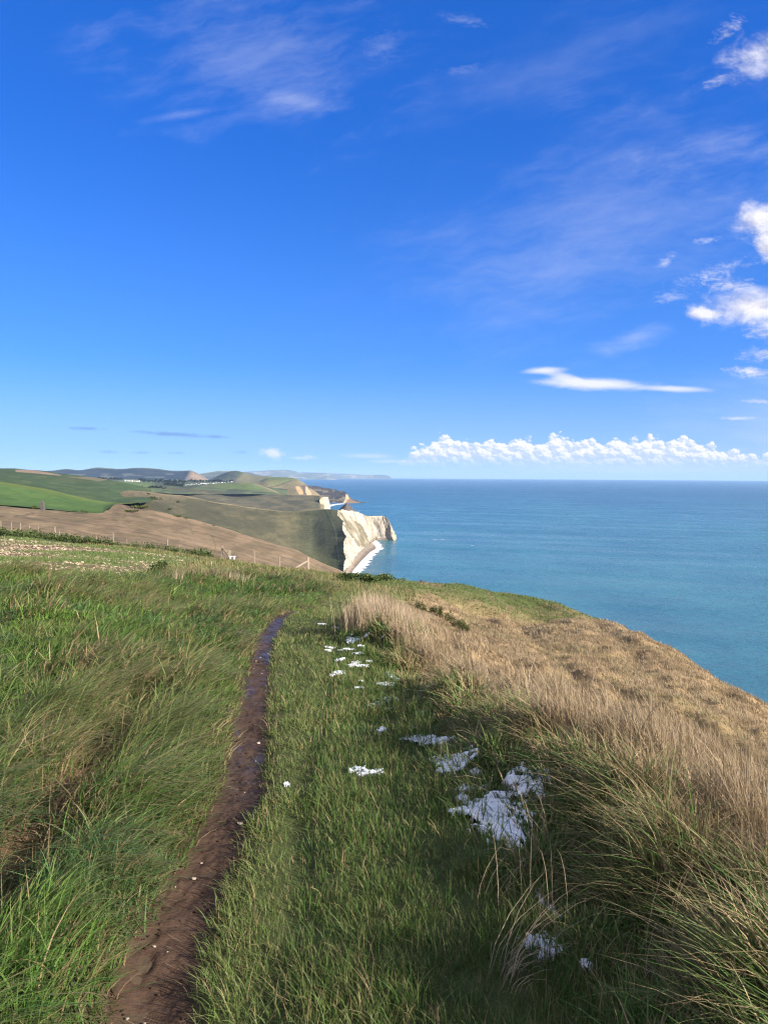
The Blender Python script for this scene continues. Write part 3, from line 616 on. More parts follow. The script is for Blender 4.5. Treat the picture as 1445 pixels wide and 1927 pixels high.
# -- olive shoulder with the small white cliff
def c_shoulder(px, py, x, y, z):
    n = fbm(px * .05, py * .22, 85, 4)
    c = mixc(base_c((.068, .066, .036), px.shape), (.105, .092, .05), sstep(-.2, .4, n))
    c = mixc(c, (.035, .038, .024), sstep(.18, .4, fbm(px * .13, py * .55, 86, 3)) * sstep(520, 420, px) * sstep(940, 932, py) * .45)
    for q in ([(593,933),(594,946),(597,957)], [(598,934),(598.5,946),(600,957)]): c = mixc(c, (.032, .045, .022), np.exp(-(seg_dist(px, py, q) / .7) ** 2) * .85)
    return mixc(c, (.18, .15, .09), sstep(599, 606, px) * .7)
sheet('hillside', [(300,[(934,1500),(929,1800),(916,2050)]),(350,[(940,1500),(931,1800),(919.5,2100)]),(405,[(950,1500),(938,1850),(923.5,2150)]),(433,[(956,1550),(943,1880),(929,2170)]),(490,[(964,1600),(948,1900),(930.5,2180)]),(543.8,[(972,1650),(952,1900),(931.4,2180)]),(575,[(972,1700),(952,1900),(932,2180)]),(591,[(970,1750),(952,1930),(932.5,2170)]),(600.5,[(968,1800),(952,1960),(933.3,2160)]),(606,[(966,1850),(952,1990),(936,2140)]),(610,[(965,1880),(953,2000),(936.5,2130)])], m_hill, c_shoulder, 240, 60, ((60, -8), (200, -110)), 1.2, .02)

# -- the big downland ridge above the bay
CREST6 = [(215,931),(243,922),(277,925),(304.5,929),(332,932.5),(350,933.4),(391.5,941.7),(433,948.6),(474.6,954.7),(516,960),(543.8,963),(566,963),(585,961),(613,958.8),(635,959)]
def c_ridge6(px, py, x, y, z):
    n = fbm(px * .03, py * .12, 95, 4); n2 = fbm(px * .2, py * .35, 96, 3)
    c = mixc(base_c((.058, .057, .031), px.shape), (.084, .076, .041), sstep(-.15, .4, n))
    cr = np.interp(px, [p[0] for p in CREST6], [p[1] for p in CREST6])
    c = mixc(c, (.20, .165, .09), sstep(2.4, .4, py - cr) * sstep(560, 500, px) * .8)
    c = mixc(c, (.15, .12, .07), sstep(500, 300, px) * sstep(945, 930, py) * .7)
    c = mixc(c, (.060, .070, .034), sstep(540, 600, px) * .75)
    c = mixc(c, (.05, .062, .026), sstep(1040, 1068, py) * sstep(560, 610, px) * .8)
    c = mixc(c, (.06, .056, .03), sstep(.12, .45, n2) * .5)
    for q, w, k, cc in ([[(612,960),(620,978),(629,1000),(631,1030),(636,1062)], 1.4, .75, (.035, .046, .022)], [[(615,960),(623,978),(632,1000),(634,1030),(639,1062)], .8, .6, (.15, .145, .085)],
                        [[(602,975),(592,996),(578,1014)], .8, .6, (.035, .04, .022)], [[(549,985),(550,1000),(547,1020)], .6, .4, (.04, .045, .025)],
                        [[(232,946),(270,958),(320,985)], .8, .4, (.05, .045, .025)], [[(300,942),(318,955),(326,964)], .7, .5, (.045, .045, .025)]):
        c = mixc(c, cc, np.exp(-(seg_dist(px, py, q) / w) ** 2) * k)
    return c
def edge6(py):
    e = np.interp(py, [959,964,969,976,981.8,988,995.6,1003,1009.5,1020,1031.6,1042,1051,1062,1073], [636,633,633,640,644.5,643.5,643,646,650,646,645,646,649,646,645])
    return e + 2.6 * np.abs(fbm(py * .17, py * 0 + 2, 91, 4)) + .8
ridge6 = sheet('hillside', [(208,[(972,345),(952,520),(938,660)]),(222,[(975,355),(950,560),(930,780)]),(243,[(980,365),(948,620),(922,870)]),(277,[(985,400),(952,650),(925,920)]),(304.5,[(990,430),(957,700),(929,960)]),(350,[(1000,520),(966,780),(933.4,1040)]),(391.5,[(1008,600),(976,850),(941.7,1100)]),(433,[(1018,680),(984,910),(948.6,1150)]),(474.6,[(1030,770),(993,970),(954.7,1200)]),(516,[(1045,860),(1003,1040),(960,1250)]),(543.8,[(1053,945),(1010,1118),(963,1290)]),(566,[(1060,995),(1014,1152),(963,1318)]),(585,[(1066,1008),(1016,1152),(961,1318)]),(613,[(1080,1000),(1019,1117),(958.8,1303)]),(630,[(1088,985),(1020,1095),(958.8,1290)]),(640,[(1092,975),(1018,1085),(960,1285)]),(646.5,[(1090,970),(1015,1080),(961.5,1280)])], m_hill, c_ridge6, 420, 220, ((120, -10), (400, -70)), 1.6, .02, toe=(60, -40), edge=(600, edge6))

# -- chalk cliff and headland round the bay
m_chalk, t_, out_ = new_mat('chalk')
_pos = t_.n('ShaderNodeNewGeometry').outputs['Position']
_a = t_.n('ShaderNodeAttribute', attribute_name='Col').outputs['Color']
_n1 = t_.noise(t_.scalev(_pos, (1, 1, .35)), .10, 6, .65); _n2 = t_.noise(t_.scalev(_pos, (1, 1, .5)), .5, 5, .65)
_vs = t_.n('ShaderNodeVectorMath', operation='SCALE'); t_.l(_a, _vs.inputs[0]); t_.l(t_.m('MULTIPLY', t_.remap(_n1, .3, .7, .74, 1.12), t_.remap(_n2, .3, .7, .85, 1.1)), _vs.inputs['Scale'])
_n3 = t_.noise(t_.scalev(_pos, (1, 1, .06)), .45, 5, .7); _st = t_.noise(t_.scalev(_pos, (.06, .06, 1)), .55, 4, .6)
_c3 = t_.mix(t_.m('MULTIPLY', t_.remap(_n3, .52, .68, smooth=True), .55), _vs.outputs[0], (.20, .17, .125, 1))
_c3 = t_.mix(t_.m('MULTIPLY', t_.remap(_st, .56, .66, smooth=True), .4), _c3, (.22, .19, .15, 1))
principled(t_, out_, _c3, .9, .15, t_.m('ADD', _n1, t_.m('ADD', t_.m('MULTIPLY', _n2, .5), t_.m('MULTIPLY', _n3, .5))), .9, 3.0)
def cliff(name, base, top, backv, colf, nu, nv, amp, seed, label_mat=None):
    base = np.array(base, float); top = np.array(top, float); n = len(base)
    B = at(base[:, 0], base[:, 1], base[:, 2]); T = at(top[:, 0], top[:, 1], top[:, 2])
    k = np.linspace(0, n - 1, nu)
    s = np.arange(n)
    B = pchip(s, B, k); T = pchip(s, T, k); pb = pchip(s, base[:, :2], k); pt = pchip(s, top[:, :2], k)
    v = np.linspace(0, 1, nv)[:, None, None]
    P = B[None] + (T - B)[None] * v; PP = pb[None] + (pt - pb)[None] * v
    arc = np.concatenate([[0], np.cumsum(np.linalg.norm(np.diff(B + T, axis=0), axis=1) / 2)])
    tan = np.gradient((B + T) / 2, axis=0); nor = np.stack([tan[:, 1], -tan[:, 0], 0 * tan[:, 0]], -1); nor /= np.linalg.norm(nor, axis=1, keepdims=True) + 1e-9
    zz = P[..., 2]; A = np.repeat(arc[None], nv, 0)
    rel = fbm(A * .045, zz * .012, seed, 3) * 1.0 + fbm(A * .16, zz * .035, seed + 3, 4) * .8 - np.abs(fbm(A * .28 + zz * .05, zz * .05, seed + 7, 3)) * .7 - np.abs(fbm(A * .1 + zz * .03, zz * .02, seed + 5, 3)) * .8
    fade = np.clip(np.minimum(v[..., 0] * 6, (1 - v[..., 0]) * 8 + .15), 0, 1)
    P = P + nor[None] * (rel * amp * fade)[..., None]
    P[..., 2] += (fbm(A * .08, A * 0 + 3, seed + 9, 4) * amp * .45) * np.clip((v[..., 0] - .7) / .3, 0, 1)
    rows = [P]; pp = [PP]; last = P[-1]
    for dx, dy, dz in backv: rows.append((last + np.array((dx, dy, dz)))[None]); pp.append(PP[-1:])
    V = np.concatenate(rows, 0); PP = np.concatenate(pp, 0)
    V[0, :, 2] = np.minimum(V[0, :, 2], 0) - 3
    o = grid_mesh(name, V, m_chalk, colf(PP[..., 0], PP[..., 1], V))
    return o
def c_cliff(px, py, V):
    z = V[..., 2]; A = V[..., 0] * 1.1 + V[..., 1]
    n = fbm(A * .05, z * .02, 7, 4)
    c = mixc(base_c((.47, .415, .335), px.shape), (.32, .275, .215), sstep(-.1, .5, n))
    c = mixc(c, (.27, .255, .23), sstep(699, 710, px) * (.55 + .45 * sstep(-.2, .3, fbm(A * .04 + 4, z * .03, 17, 4))))  # greys the headland front: its shading is put into the chalk colour
    g = poly_mask(px, py, [(628,961),(646,964),(664,975),(680,986),(690,1003),(696,1022),(688,1030),(676,1028),(668,1016),(655,1003),(646,985),(636,970)])
    g = g * sstep(-.5, -.02, fbm(A * .05 + z * .05, z * .02 - A * .01, 27, 4)) + .45 * sstep(.2, .45, fbm(A * .07 + z * .06, z * .03, 29, 4)) * sstep(702, 690, px)
    c = mixc(c, (.13, .118, .072), np.clip(g, 0, 1) * .92)
    c = mixc(c, (.30, .26, .20), sstep(.12, .5, fbm(A * .22 + z * .1, z * .06 - A * .03, 19, 4)) * .7)
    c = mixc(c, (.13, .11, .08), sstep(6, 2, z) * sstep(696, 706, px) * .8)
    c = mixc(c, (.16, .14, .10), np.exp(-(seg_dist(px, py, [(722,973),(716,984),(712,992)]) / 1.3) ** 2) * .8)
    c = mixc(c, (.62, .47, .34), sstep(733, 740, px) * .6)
    top = sstep(0, 1, 0 * z); c[-4:] = np.array((.10, .10, .05))
    return c
base_l = [(648,1084,985),(651.7,1078.7,1001),(655.5,1071,1040),(660.5,1063.5,1090),(668,1054.5,1150),(674,1048,1200),(680,1042,1250),(687,1036,1310),(693,1031,1350),(697,1027,1390),(697.5,1021,1450),(702,1017,1493),(724,1016.6,1500),(735,1017,1497),(741,1017.2,1494),(744,1016.6,1502)]
top_l = [(641,1078,985),(643.4,1073,1001),(646.5,1051,1035),(644.5,1031.6,1080),(648,1009.5,1120),(644,995.6,1165),(644.5,981.8,1215),(634,969,1265),(638,959.6,1300),(668,962.4,1400),(682,966.6,1440),(696,971.6,1490),(723,972,1512),(730,975.5,1512),(738,993,1506),(743.2,1007,1508)]
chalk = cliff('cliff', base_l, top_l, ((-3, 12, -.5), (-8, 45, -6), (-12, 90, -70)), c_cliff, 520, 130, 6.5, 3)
def c_cliff2(px, py, V):
    c = mixc(base_c((.47, .40, .30), px.shape), (.36, .29, .20), sstep(0, .5, fbm(V[..., 0] * .06, V[..., 2] * .05, 37, 3))); c[-4:] = np.array((.1, .1, .05)); return c
cliff('cliff', [(603,968,1990),(610,960.5,2010),(615,959.5,2020),(619.5,959,2025),(622,958,2040),(619,955,2100)], [(603,938,2020),(607,936,2040),(612,935,2060),(616,934.8,2075),(618.3,936.5,2085),(618.3,940,2130)], ((-3, 12, -.5), (-8, 30, -6), (-12, 60, -70)), c_cliff2, 120, 60, 3.0, 13)
# -- small dark rocks standing in the sea
def sea_rock(px, py, w, h, d, seed, label, lean=.1):
    p = at(px, py, d); nu, nv = 40, 24
    th = np.linspace(0, 2 * math.pi, nu); v = np.linspace(0, 1, nv)[:, None]
    r = (1 - v) ** .85 + .02
    rr = 1 + .28 * fbm(np.cos(th)[None] * 1.5 + v * 2, np.sin(th)[None] * 1.5 + v, seed, 4)
    V = np.stack([w / 2 * r * rr * np.cos(th) + lean * w * v, w * .75 * r * rr * np.sin(th), h * v * (1 + .08 * np.sin(th * 3)) - 2 + 0 * th], -1)
    o = raw_mesh('sea_rock', V.reshape(-1, 3), grid_faces(nv, nu), M_ROCK); o.location = (p[0], p[1], 0)
    return tag(o, label, 'rock')
M_ROCK = plain_mat('dark wet rock', (.075, .062, .052), .8, .12, .4, .2, .6, 2)
sea_rock(645.5, 962, 95, 46, 2150, 3, 'dark pointed rock rising from the sea behind the white cliff top', .12)
sea_rock(686, 946.3, 16, 5, 3450, 5, 'low dark rock awash off the tip of the ragged point')
sea_rock(693.5, 946.2, 9, 3.5, 3450, 6, 'smallest dark rock farthest out beyond the ragged point')

# -- beach and surf in the bay
def strip(name, inner, outer, mat, z0, z1, nu=160, nv=14, col=None, extra=None):
    a = np.array(inner, float); b = np.array(outer, float)
    def sea_pt(q):
        v = (q[:, 1] - 891.5 - (q[:, 0] - 722.5) * .0052) ; return at(q[:, 0], q[:, 1], CAMZ * F / v)
    A = sea_pt(a); B = sea_pt(b); A = pchip(np.arange(len(a)), A, np.linspace(0, len(a) - 1, nu)); B = pchip(np.arange(len(b)), B, np.linspace(0, len(b) - 1, nu))
    w = np.linspace(0, 1, nv)[:, None, None]; V = A[None] + (B - A)[None] * w
    V[..., 2] = z0 + (z1 - z0) * w[..., 0]
    return V, w[..., 0] * np.ones((1, nu))
bi = [(630,1105),(644,1088),(652,1077),(668,1052.5),(685,1035),(697,1025),(698,1017.6),(706,1016.3)]
bo = [(645,1105),(656,1092),(664,1081),(683,1059),(701,1041),(711,1033.5),(703,1024),(706,1018.2)]
bo_ = [(a[0] + .84 * (b[0] - a[0]), a[1] + .84 * (b[1] - a[1])) for a, b in zip(bi, bo)]
V, w = strip('beach', bi, bo_, None, 3.0, -.1)
V[..., 2] += .15 * fbm(V[..., 0] * .2, V[..., 1] * .2, 3, 3)
m_beach = land_mat('shingle', .12, 1.5, .2, .25, .5, .2)
bc = mixc(base_c((.25, .205, .155), w.shape), (.14, .112, .088), sstep(.35, .8, w + .2 * fbm(V[..., 0] * .05, V[..., 1] * .02, 5, 3)))
grid_mesh('beach', V, m_beach, bc)
so = [(668,1105),(682,1092),(696,1077),(712,1058),(722,1042),(733,1031),(728,1022),(716,1017.6)]
def surf_mat():
    m, t, out = new_mat('surf foam')
    pos = t.n('ShaderNodeNewGeometry').outputs['Position']
    w_ = t.n('ShaderNodeAttribute', attribute_name='w').outputs['Fac']
    n = t.noise(t.scalev(pos, (1, .6, 1)), .10, 6, .68, dist=.6)
    a = t.m('SUBTRACT', t.m('ADD', n, t.remap(w_, 0, 1, .42, -.42)), .42)
    al = t.remap(a, 0, .22, 0, 1, True)
    p = t.n('ShaderNodeBsdfPrincipled'); p.inputs['Base Color'].default_value = (.80, .82, .84, 1); p.inputs['Roughness'].default_value = .8
    tr = t.n('ShaderNodeBsdfTransparent'); mx = t.n('ShaderNodeMixShader'); t.l(al, mx.inputs[0]); t.l(tr.outputs[0], mx.inputs[1]); t.l(p.outputs[0], mx.inputs[2]); t.l(mx.outputs[0], out.inputs['Surface'])
    return m
m_surf = surf_mat()
V, w = strip('surf', [(p[0] - 1.6, p[1]) for p in bo_], so, None, .35, .25)
s_ = grid_mesh('surf', V, m_surf, extra={'w': w}); tag(s_, 'white foam of waves breaking along the shingle', 'surf', kind='stuff')
V, w = strip('surf', [(618,951),(632,948.3),(645,947.6)], [(622,954),(636,950.2),(652,948.6)], None, .3, .2, 60, 6)
s_ = grid_mesh('surf', V, m_surf, extra={'w': w * .6}); tag(s_, 'thin white surf line in the far bay', 'surf', kind='stuff')
for k, (x0, x1, y0) in enumerate(((814, 846, 1016.5), (886, 903, 1027.5), (796, 801, 995))):
    V, w = strip('surf', [(x0, y0 - .6), ((x0 + x1) / 2, y0 - 1), (x1, y0 - .3)], [(x0, y0 + .6), ((x0 + x1) / 2, y0 + .9), (x1, y0 + .7)], None, .3, .3, 50, 6)
    s_ = grid_mesh('surf', V, m_surf, extra={'w': np.abs(w - .5) * 1.1 + .42}); tag(s_, ('white breaker over a sunken rock off the headland', 'thin broken wave farther right off the headland', 'small white crest close under the headland')[k], 'breaker', kind='stuff')

# -- tan hillside across the dip
def c_tan(px, py, x, y, z):
    n = fbm(px * .03 + py * .02, py * .10, 105, 4); n2 = fbm(px * .06 + py * .08, py * .32 - px * .10, 106, 4)
    c = mixc(base_c((.178, .130, .079), px.shape), (.134, .100, .060), sstep(-.2, .4, n))
    c = mixc(c, (.125, .104, .058), sstep(.05, .5, n2) * .7)
    cr = np.interp(px, [0,66,105,138,191,221,260,290,332,350,405,461,516,558,585,613,641,666], [951,957,960,964,966,948,957,961,970.7,975,990,1006.7,1023,1034,1048,1062,1074.5,1088])
    c = mixc(c, (.20, .145, .09), sstep(5, 1, py - cr) * sstep(280, 330, px) * .8)
    c = mixc(c, (.09, .08, .042), sstep(5, 1, py - cr) * sstep(260, 200, px) * sstep(-.3, .3, fbm(px * .12, py * .3, 109, 3)) * .8)
    c = mixc(c, (.085, .064, .045), poly_mask(px, py, [(224,936),(236,945),(262,955),(300,962),(262,961),(238,957),(222,950)]) * sstep(-.4, .2, n2 + .2) * .8)
    for q, w, k in ([[(0,973),(30,970),(64,966)], .9, .7], [[(222,950),(240,962),(233,974)], .8, .6], [[(350,975),(358,989),(362,1004)], .8, .5], [[(400,1010),(406,1028),(402,1042)], .9, .6], [[(588,1066),(596,1070),(600,1062)], .7, .4], [[(440,1000),(520,1026)], .6, .25], [[(110,985),(160,978),(235,973),(300,970)], .7, .35], [[(180,965.5),(203,953),(221,946)], 1.3, -1]):
        e = np.exp(-(seg_dist(px, py, q) / w) ** 2)
        c = mixc(c, (.06, .045, .03) if k > 0 else (.34, .28, .2), e * abs(k))
    return c
tanhill = sheet('hillside', [(-90,[(1006,93),(970,150),(949,215)]),(0,[(1012,90),(975,150),(951,230)]),(66,[(1020,87),(980,155),(957,236)]),(105,[(1024,85),(984,155),(960,240)]),(138,[(1028,84),(987,160),(964,241)]),(191,[(1036,81),(995,165),(966.5,250)]),(206,[(1038,80),(994,170),(957,290)]),(221.5,[(1040,80),(993,175),(948.5,330)]),(245,[(1043,80),(997,175),(954,330)]),(290.6,[(1050,78),(1004,175),(961,330)]),(332,[(1057,78),(1012,175),(970.7,335)]),(400,[(1070,76),(1028,175),(988.7,335)]),(460.7,[(1086,74),(1045,170),(1006.7,330)]),(516,[(1098,73),(1061,170),(1023,325)]),(557.6,[(1106,76),(1073,175),(1034,320)]),(585,[(1112,85),(1084,180),(1048,315)]),(613,[(1122,100),(1095,190),(1062,315)]),(640.7,[(1135,115),(1107,200),(1074.5,320)]),(665.6,[(1150,130),(1119,210),(1088,325)]),(700,[(1170,150),(1138,225),(1108,330)]),(740,[(1190,160),(1165,235),(1135,330)])], m_tan, c_tan, 460, 200, ((50, -14), (200, -110)), .7, .06, toe=(45, -12))
# -- green arable fields on the left
def c_green(px, py, x, y, z):
    b = np.interp(px, [-80,0,83,138,194,221], [897,905.7,919.5,933,943,946])
    n = fbm(px * .03, py * .2, 115, 4)
    lo = mixc(base_c((.056, .104, .026), px.shape), (.068, .115, .028), sstep(-.3, .3, n))
    lo = mixc(lo, (.110, .138, .030), sstep(9, 0, py - b) * .8)
    for q in ([(160,952),(163,946),(161,940)], [(165,953),(168.5,946),(166,940)]): lo = mixc(lo, (.05, .09, .025), np.exp(-(seg_dist(px, py, q) / .7) ** 2) * .6)
    hi = mixc(base_c((.042, .068, .027), px.shape), (.060, .080, .033), sstep(-.1, .4, fbm(px * .04, py * .3, 117, 4)))
    hi = mixc(hi, (.20, .15, .10), poly_mask(px, py, [(28,884),(60,884),(100,891),(118,894),(110,895),(60,890),(30,888)]))
    hi = mixc(hi, (.15, .125, .075), poly_mask(px, py, [(130,898),(165,897),(205,903),(185,905.5),(150,901)]) * .8)
    c = mixc(hi, lo, sstep(-.4, .8, py - b))
    return mixc(c, (.045, .05, .028), np.exp(-(seg_dist(px, py, [(0,889),(60,892),(120,897),(122,899)]) / .6) ** 2) * .6)
greenf = sheet('field', [(-90,[(949.4,217),(897,480),(885,900),(875,1100)]),(0,[(951.4,232),(905.7,480),(888,900),(881,1100)]),(28,[(953.5,234),(910,480),(890,880),(881.3,1100)]),(44,[(955,236),(913,480),(892,870),(883,1100)]),(83,[(958.8,241),(919.5,490),(897,850),(886,1100)]),(116,[(962,244),(927,495),(902,850),(891.5,1080)]),(138,[(964.4,245),(933,500),(905,850),(894,1060)]),(166,[(966,250),(938,515),(909,830),(897,1040)]),(192,[(966.9,252),(943,530),(912,830),(901,1010)]),(206,[(957.4,292),(944.5,545),(915,830),(903.5,1005)]),(221.5,[(949,332),(943,580),(919,860),(906,1000)]),(240,[(948,350),(939,660),(921,920),(909.5,1010)]),(262,[(946,430),(933,820),(923,980),(914,1040)]),(285,[(946,480),(934,870),(925,1020),(919,1080)])], m_hill, c_green, 300, 140, ((120, -8), (500, -90)), .5, .03)
# ================================================================== GRASS
m_grass = leaf_mat('grass blades', .30, .22, .55)
class Blades:
    def __init__(s): s.parts = []
    def add(s, P, L, Wd, dirx, diry, bend, col, tip, segs):
        """P (n,3) roots; L length; Wd width; dir = lean (unit-ish), bend 0..1.3; col/tip (n,3)"""
        n = len(P)
        if n == 0: return
        t = np.linspace(0, 1, segs + 1)
        d = np.stack([dirx, diry, 0 * dirx], -1); up = np.array([0, 0, 1.0])
        th = RNG.uniform(0, math.pi, n); sx = np.stack([np.cos(th), np.sin(th), 0 * th], -1)
        V = np.empty((n, 2 * segs + 1, 3)); Cc = np.empty_like(V)
        for k, tk in enumerate(t):
            b = bend[:, None]
            h = tk * (1 - .42 * np.minimum(b, 1.4) * tk)
            p = P + L[:, None] * (up * h + d * b * tk ** 1.6 * .85)
            wk = Wd * (1 - tk ** 1.6) * .5 if k else Wd * .5 * .8
            c = col * (1 - tk ** 1.5) + tip * tk ** 1.5
            if k < segs:
                V[:, 2 * k] = p - sx * wk[:, None]; V[:, 2 * k + 1] = p + sx * wk[:, None]; Cc[:, 2 * k] = c; Cc[:, 2 * k + 1] = c
            else: V[:, 2 * k] = p; Cc[:, 2 * k] = c
        tri = []
        for k in range(segs - 1):
            a = 2 * k; tri += [(a, a + 1, a + 3), (a, a + 3, a + 2)]
        a = 2 * (segs - 1); tri.append((a, a + 1, a + 2))
        tri = np.array(tri)
        s.parts.append((V.reshape(-1, 3), Cc.reshape(-1, 3), (tri[None] + (np.arange(n) * (2 * segs + 1))[:, None, None]).reshape(-1, 3)))
    def build(s, name, label, cat):
        k = 0; Vs, Cs, Fs = [], [], []
        for V, Cc, Fc in s.parts: Vs.append(V); Cs.append(Cc); Fs.append(Fc + k); k += len(V)
        o = raw_mesh(name, np.concatenate(Vs), np.concatenate(Fs), m_grass, np.concatenate(Cs), smooth=False)
        return tag(o, label, cat, kind='stuff')
B_green, B_dry = Blades(), Blades()
SNOW_PATCH = []   # (x, y, rx, ry) filled below, thins the grass
_sn = [(935,1555,75,55),(985,1515,55,40),(905,1540,45,35),(848,1445,45,28),(800,1400,32,26),(690,1457,30,8),(1018,1792,28,22),(1025,1715,12,30),(985,1632,10,20),(740,1280,14,20),(735,1320,16,12),(660,1212,14,18),(1410,1530,30,14),(640,1262,16,8),(720,1375,20,7),(790,1420,25,8)]
for px, py, a, b in _sn:
    p = hit(px, py); s_ = p[1] / F
    SNOW_PATCH.append((p[0], p[1], a * s_ * 1.0, b * s_ * 2.2, px, py))
def wedge(y0, y1, n, margin=1.0, hw=.56):
    a, b = hw, margin
    # pdf ~ 2(a y + b)
    u = RNG.uniform(0, 1, n); A = a * y0 * y0 + 2 * b * y0; Bq = a * y1 * y1 + 2 * b * y1
    q = A + u * (Bq - A); y = (-b + np.sqrt(b * b + a * q)) / a
    x = RNG.uniform(-1, 1, n) * (a * y + b)
    return x, y
def area(y0, y1, margin=1.0, hw=.56): return hw * (y1 ** 2 - y0 ** 2) + 2 * margin * (y1 - y0)
def pick(cols, r, jit=.18):
    """random choice along a palette"""
    cols = np.array(cols); i = r * (len(cols) - 1); k = np.clip(i.astype(int), 0, len(cols) - 2); f = (i - k)[:, None]
    return (cols[k] * (1 - f) + cols[k + 1] * f) * RNG.uniform(1 - jit, 1 + jit, (len(r), 1))
GREEN = [(.042,.086,.022),(.064,.124,.028),(.090,.156,.036),(.125,.180,.046)]
LUSH = [(.054,.122,.022),(.084,.176,.032),(.125,.225,.046)]
OLIVE = [(.074,.118,.034),(.108,.156,.046),(.152,.180,.062)]
STRAW = [(.17,.13,.065),(.25,.19,.10),(.32,.25,.14)]
TAN = [(.17,.125,.078),(.25,.188,.118),(.32,.25,.165),(.385,.31,.22)]
def ring(y0, y1, dens, kper, segs, wscale, tuft_r, lmul=1.0):
    nt = int(area(y0, y1) * dens / kper)
    tx, ty = wedge(y0, y1, nt)
    # keep tufts off the mud
    tid = np.repeat(np.arange(nt), kper)
    n = len(tid)
    rad = RNG.normal(0, 1, (n, 2)) * tuft_r
    x = tx[tid] + rad[:, 0]; y = ty[tid] + rad[:, 1]
    tr = RNG.uniform(0, 1, nt)[tid]                           # per tuft random
    dp = x - lx(L_path, y); dl = x - lx(L_left, y); dr = x - lx(L_rr, y); dn = x - lx(L_lane, y); dt = x - lx(L_tan, y)
    e = .06 * fbm(x * 3, y * 2, 201, 3)
    n1 = fbm(x * .55, y * .4, 202, 4); n2 = fbm(x * 1.7, y * 1.2, 203, 3); n3 = fbm((x * .9 + y * .35) * .9, (y - x * .8) * .16, 41, 4)
    keep = RNG.uniform(0, 1, n)
    # zone weights
    left = dp < 0; centre = (dp >= 0) & (dr < 0); lane = (dr >= 0) & (dn < e); bank = (dn >= e) & (dt < .25 * n2)
    dry = (dn >= e) & ~bank
    brow = (y > 30) & (dt < 1.0 + n2); dry &= ~brow; bank &= ~brow
    farg = (y > 44) & (x > -3) & (x < 15 - (y - 44) * .1 + n1 * 3) & (n2 + n1 > -.5); dry &= ~farg
    k = np.ones(n)
    k *= 1 - np.exp(-(dp / (.138 + e * .6)) ** 8) * sstep(19, 16.5, y)
    k *= 1 - (.5 + .4 * sstep(5.6, 4.4, y)) * np.exp(-((dl + e) / np.where(y < 5, .15, .10)) ** 2) * sstep(8.5, 5, y)
    k *= 1 - .35 * np.exp(-(dr / .08) ** 2) * sstep(20, 10, y)
    k *= np.where(in_poly(x, y, FIELD), 0, 1)
    k *= 1 - .6 * gully(x, y)
    for (sx_, sy_, ra, rb, _, _) in SNOW_PATCH:
        if sy_ < y0 - 1 or sy_ > y1 + 1: continue
        k *= 1 - .42 * np.exp(-(((x - sx_) / ra) ** 2 + ((y - sy_) / rb) ** 2) ** 1.5)
    ok = keep < k
    L = np.full(n, .2); bend = np.full(n, .6); lxd = np.zeros(n); lyd = np.zeros(n)
    r = RNG.uniform(0, 1, n); qr0 = tussock(x, y)[2]
    col = pick(GREEN, np.clip(.5 + .5 * n1 + .25 * (r - .5) + .2 * (tr - .5), 0, 1)); strawness = np.full(n, .12)
    # left verge: long, combed over towards the path
    w = left
    edge = sstep(-.12, -.5, dp)
    h = .13 + .18 * edge * (.65 + .5 * sstep(-.5, .6, n2 + n1 * .6)) * np.where(np.abs(dl) < .15, .55, 1)
    L = np.where(w, h * 1.15, L); bend = np.where(w, .95 + .3 * n2 + .25 * (tr - .5), bend); lxd = np.where(w, .95 + .3 * n1, lxd); lyd = np.where(w, -.42 + .4 * n1, lyd)
    ml = fbm(x * .45 + 5, y * .28, 211, 4)
    cl = np.where((qr0 < .22)[:, None], (.75, .82, 1.35), 1.0) * pick(LUSH, np.clip(.45 + .6 * ml + .3 * (r - .5) + .5 * (tr - .5), 0, 1)); co = pick(OLIVE, np.clip(.4 + .5 * n2 + .3 * (r - .5) + .4 * (tr - .5), 0, 1))
    f = .85 * sstep(-.05, .6, n1 + .5 * (tr - .5))[:, None]
    col = np.where(w[:, None], cl * (1 - f) + co * f, col); strawness = np.where(w, .06 + .12 * sstep(.0, .5, n2) + .28 * np.exp(-(dp / .25) ** 2) + .3 * np.exp(-(dl / .22) ** 2) * sstep(9, 6, y), strawness)
    # further up the verge coarse tussocks
    tus = w & (y > 6.5); tt = sstep(.1, .45, n2 + .5 * n1)
    L = np.where(tus, L * (.8 + .55 * tt), L); strawness = np.where(tus, strawness + .14 * tt, strawness)
    # centre strip
    w = centre
    L = np.where(w, .062 + .055 * sstep(-.4, .5, n2) , L); bend = np.where(w, .75 + .3 * n2, bend); lxd = np.where(w, .1 - .6 * np.exp(-(dp / .3) ** 2), lxd); lyd = np.where(w, -.25, lyd)
    col = np.where(w[:, None], .55 * pick(OLIVE, np.clip(.35 + .5 * n1 + .35 * (r - .5), 0, 1)) + .45 * pick(GREEN, np.clip(.5 + .4 * n2 + .35 * (r - .5), 0, 1)), col); strawness = np.where(w, .14 + .12 * n2, strawness)
    # mown-looking lane
    w = lane
    L = np.where(w, .072 + .06 * sstep(-.4, .5, n2) + .06 * sstep(-.3, 0, dn), L); bend = np.where(w, .65 + .3 * n2, bend); lxd = np.where(w, -.15, lxd); lyd = np.where(w, -.1, lyd)
    f = sstep(-.3, .3, n1)[:, None]
    col = np.where(w[:, None], pick(LUSH, np.clip(.3 + .5 * n2 + .3 * (r - .5), 0, 1)) * .9 * (1 - f) + pick(GREEN, np.clip(.4 + .3 * n2 + .3 * (r - .5), 0, 1)) * f, col); strawness = np.where(w, .10 + .12 * sstep(0, .5, n2), strawness)
    # shaded shoulder of the bank
    w = bank
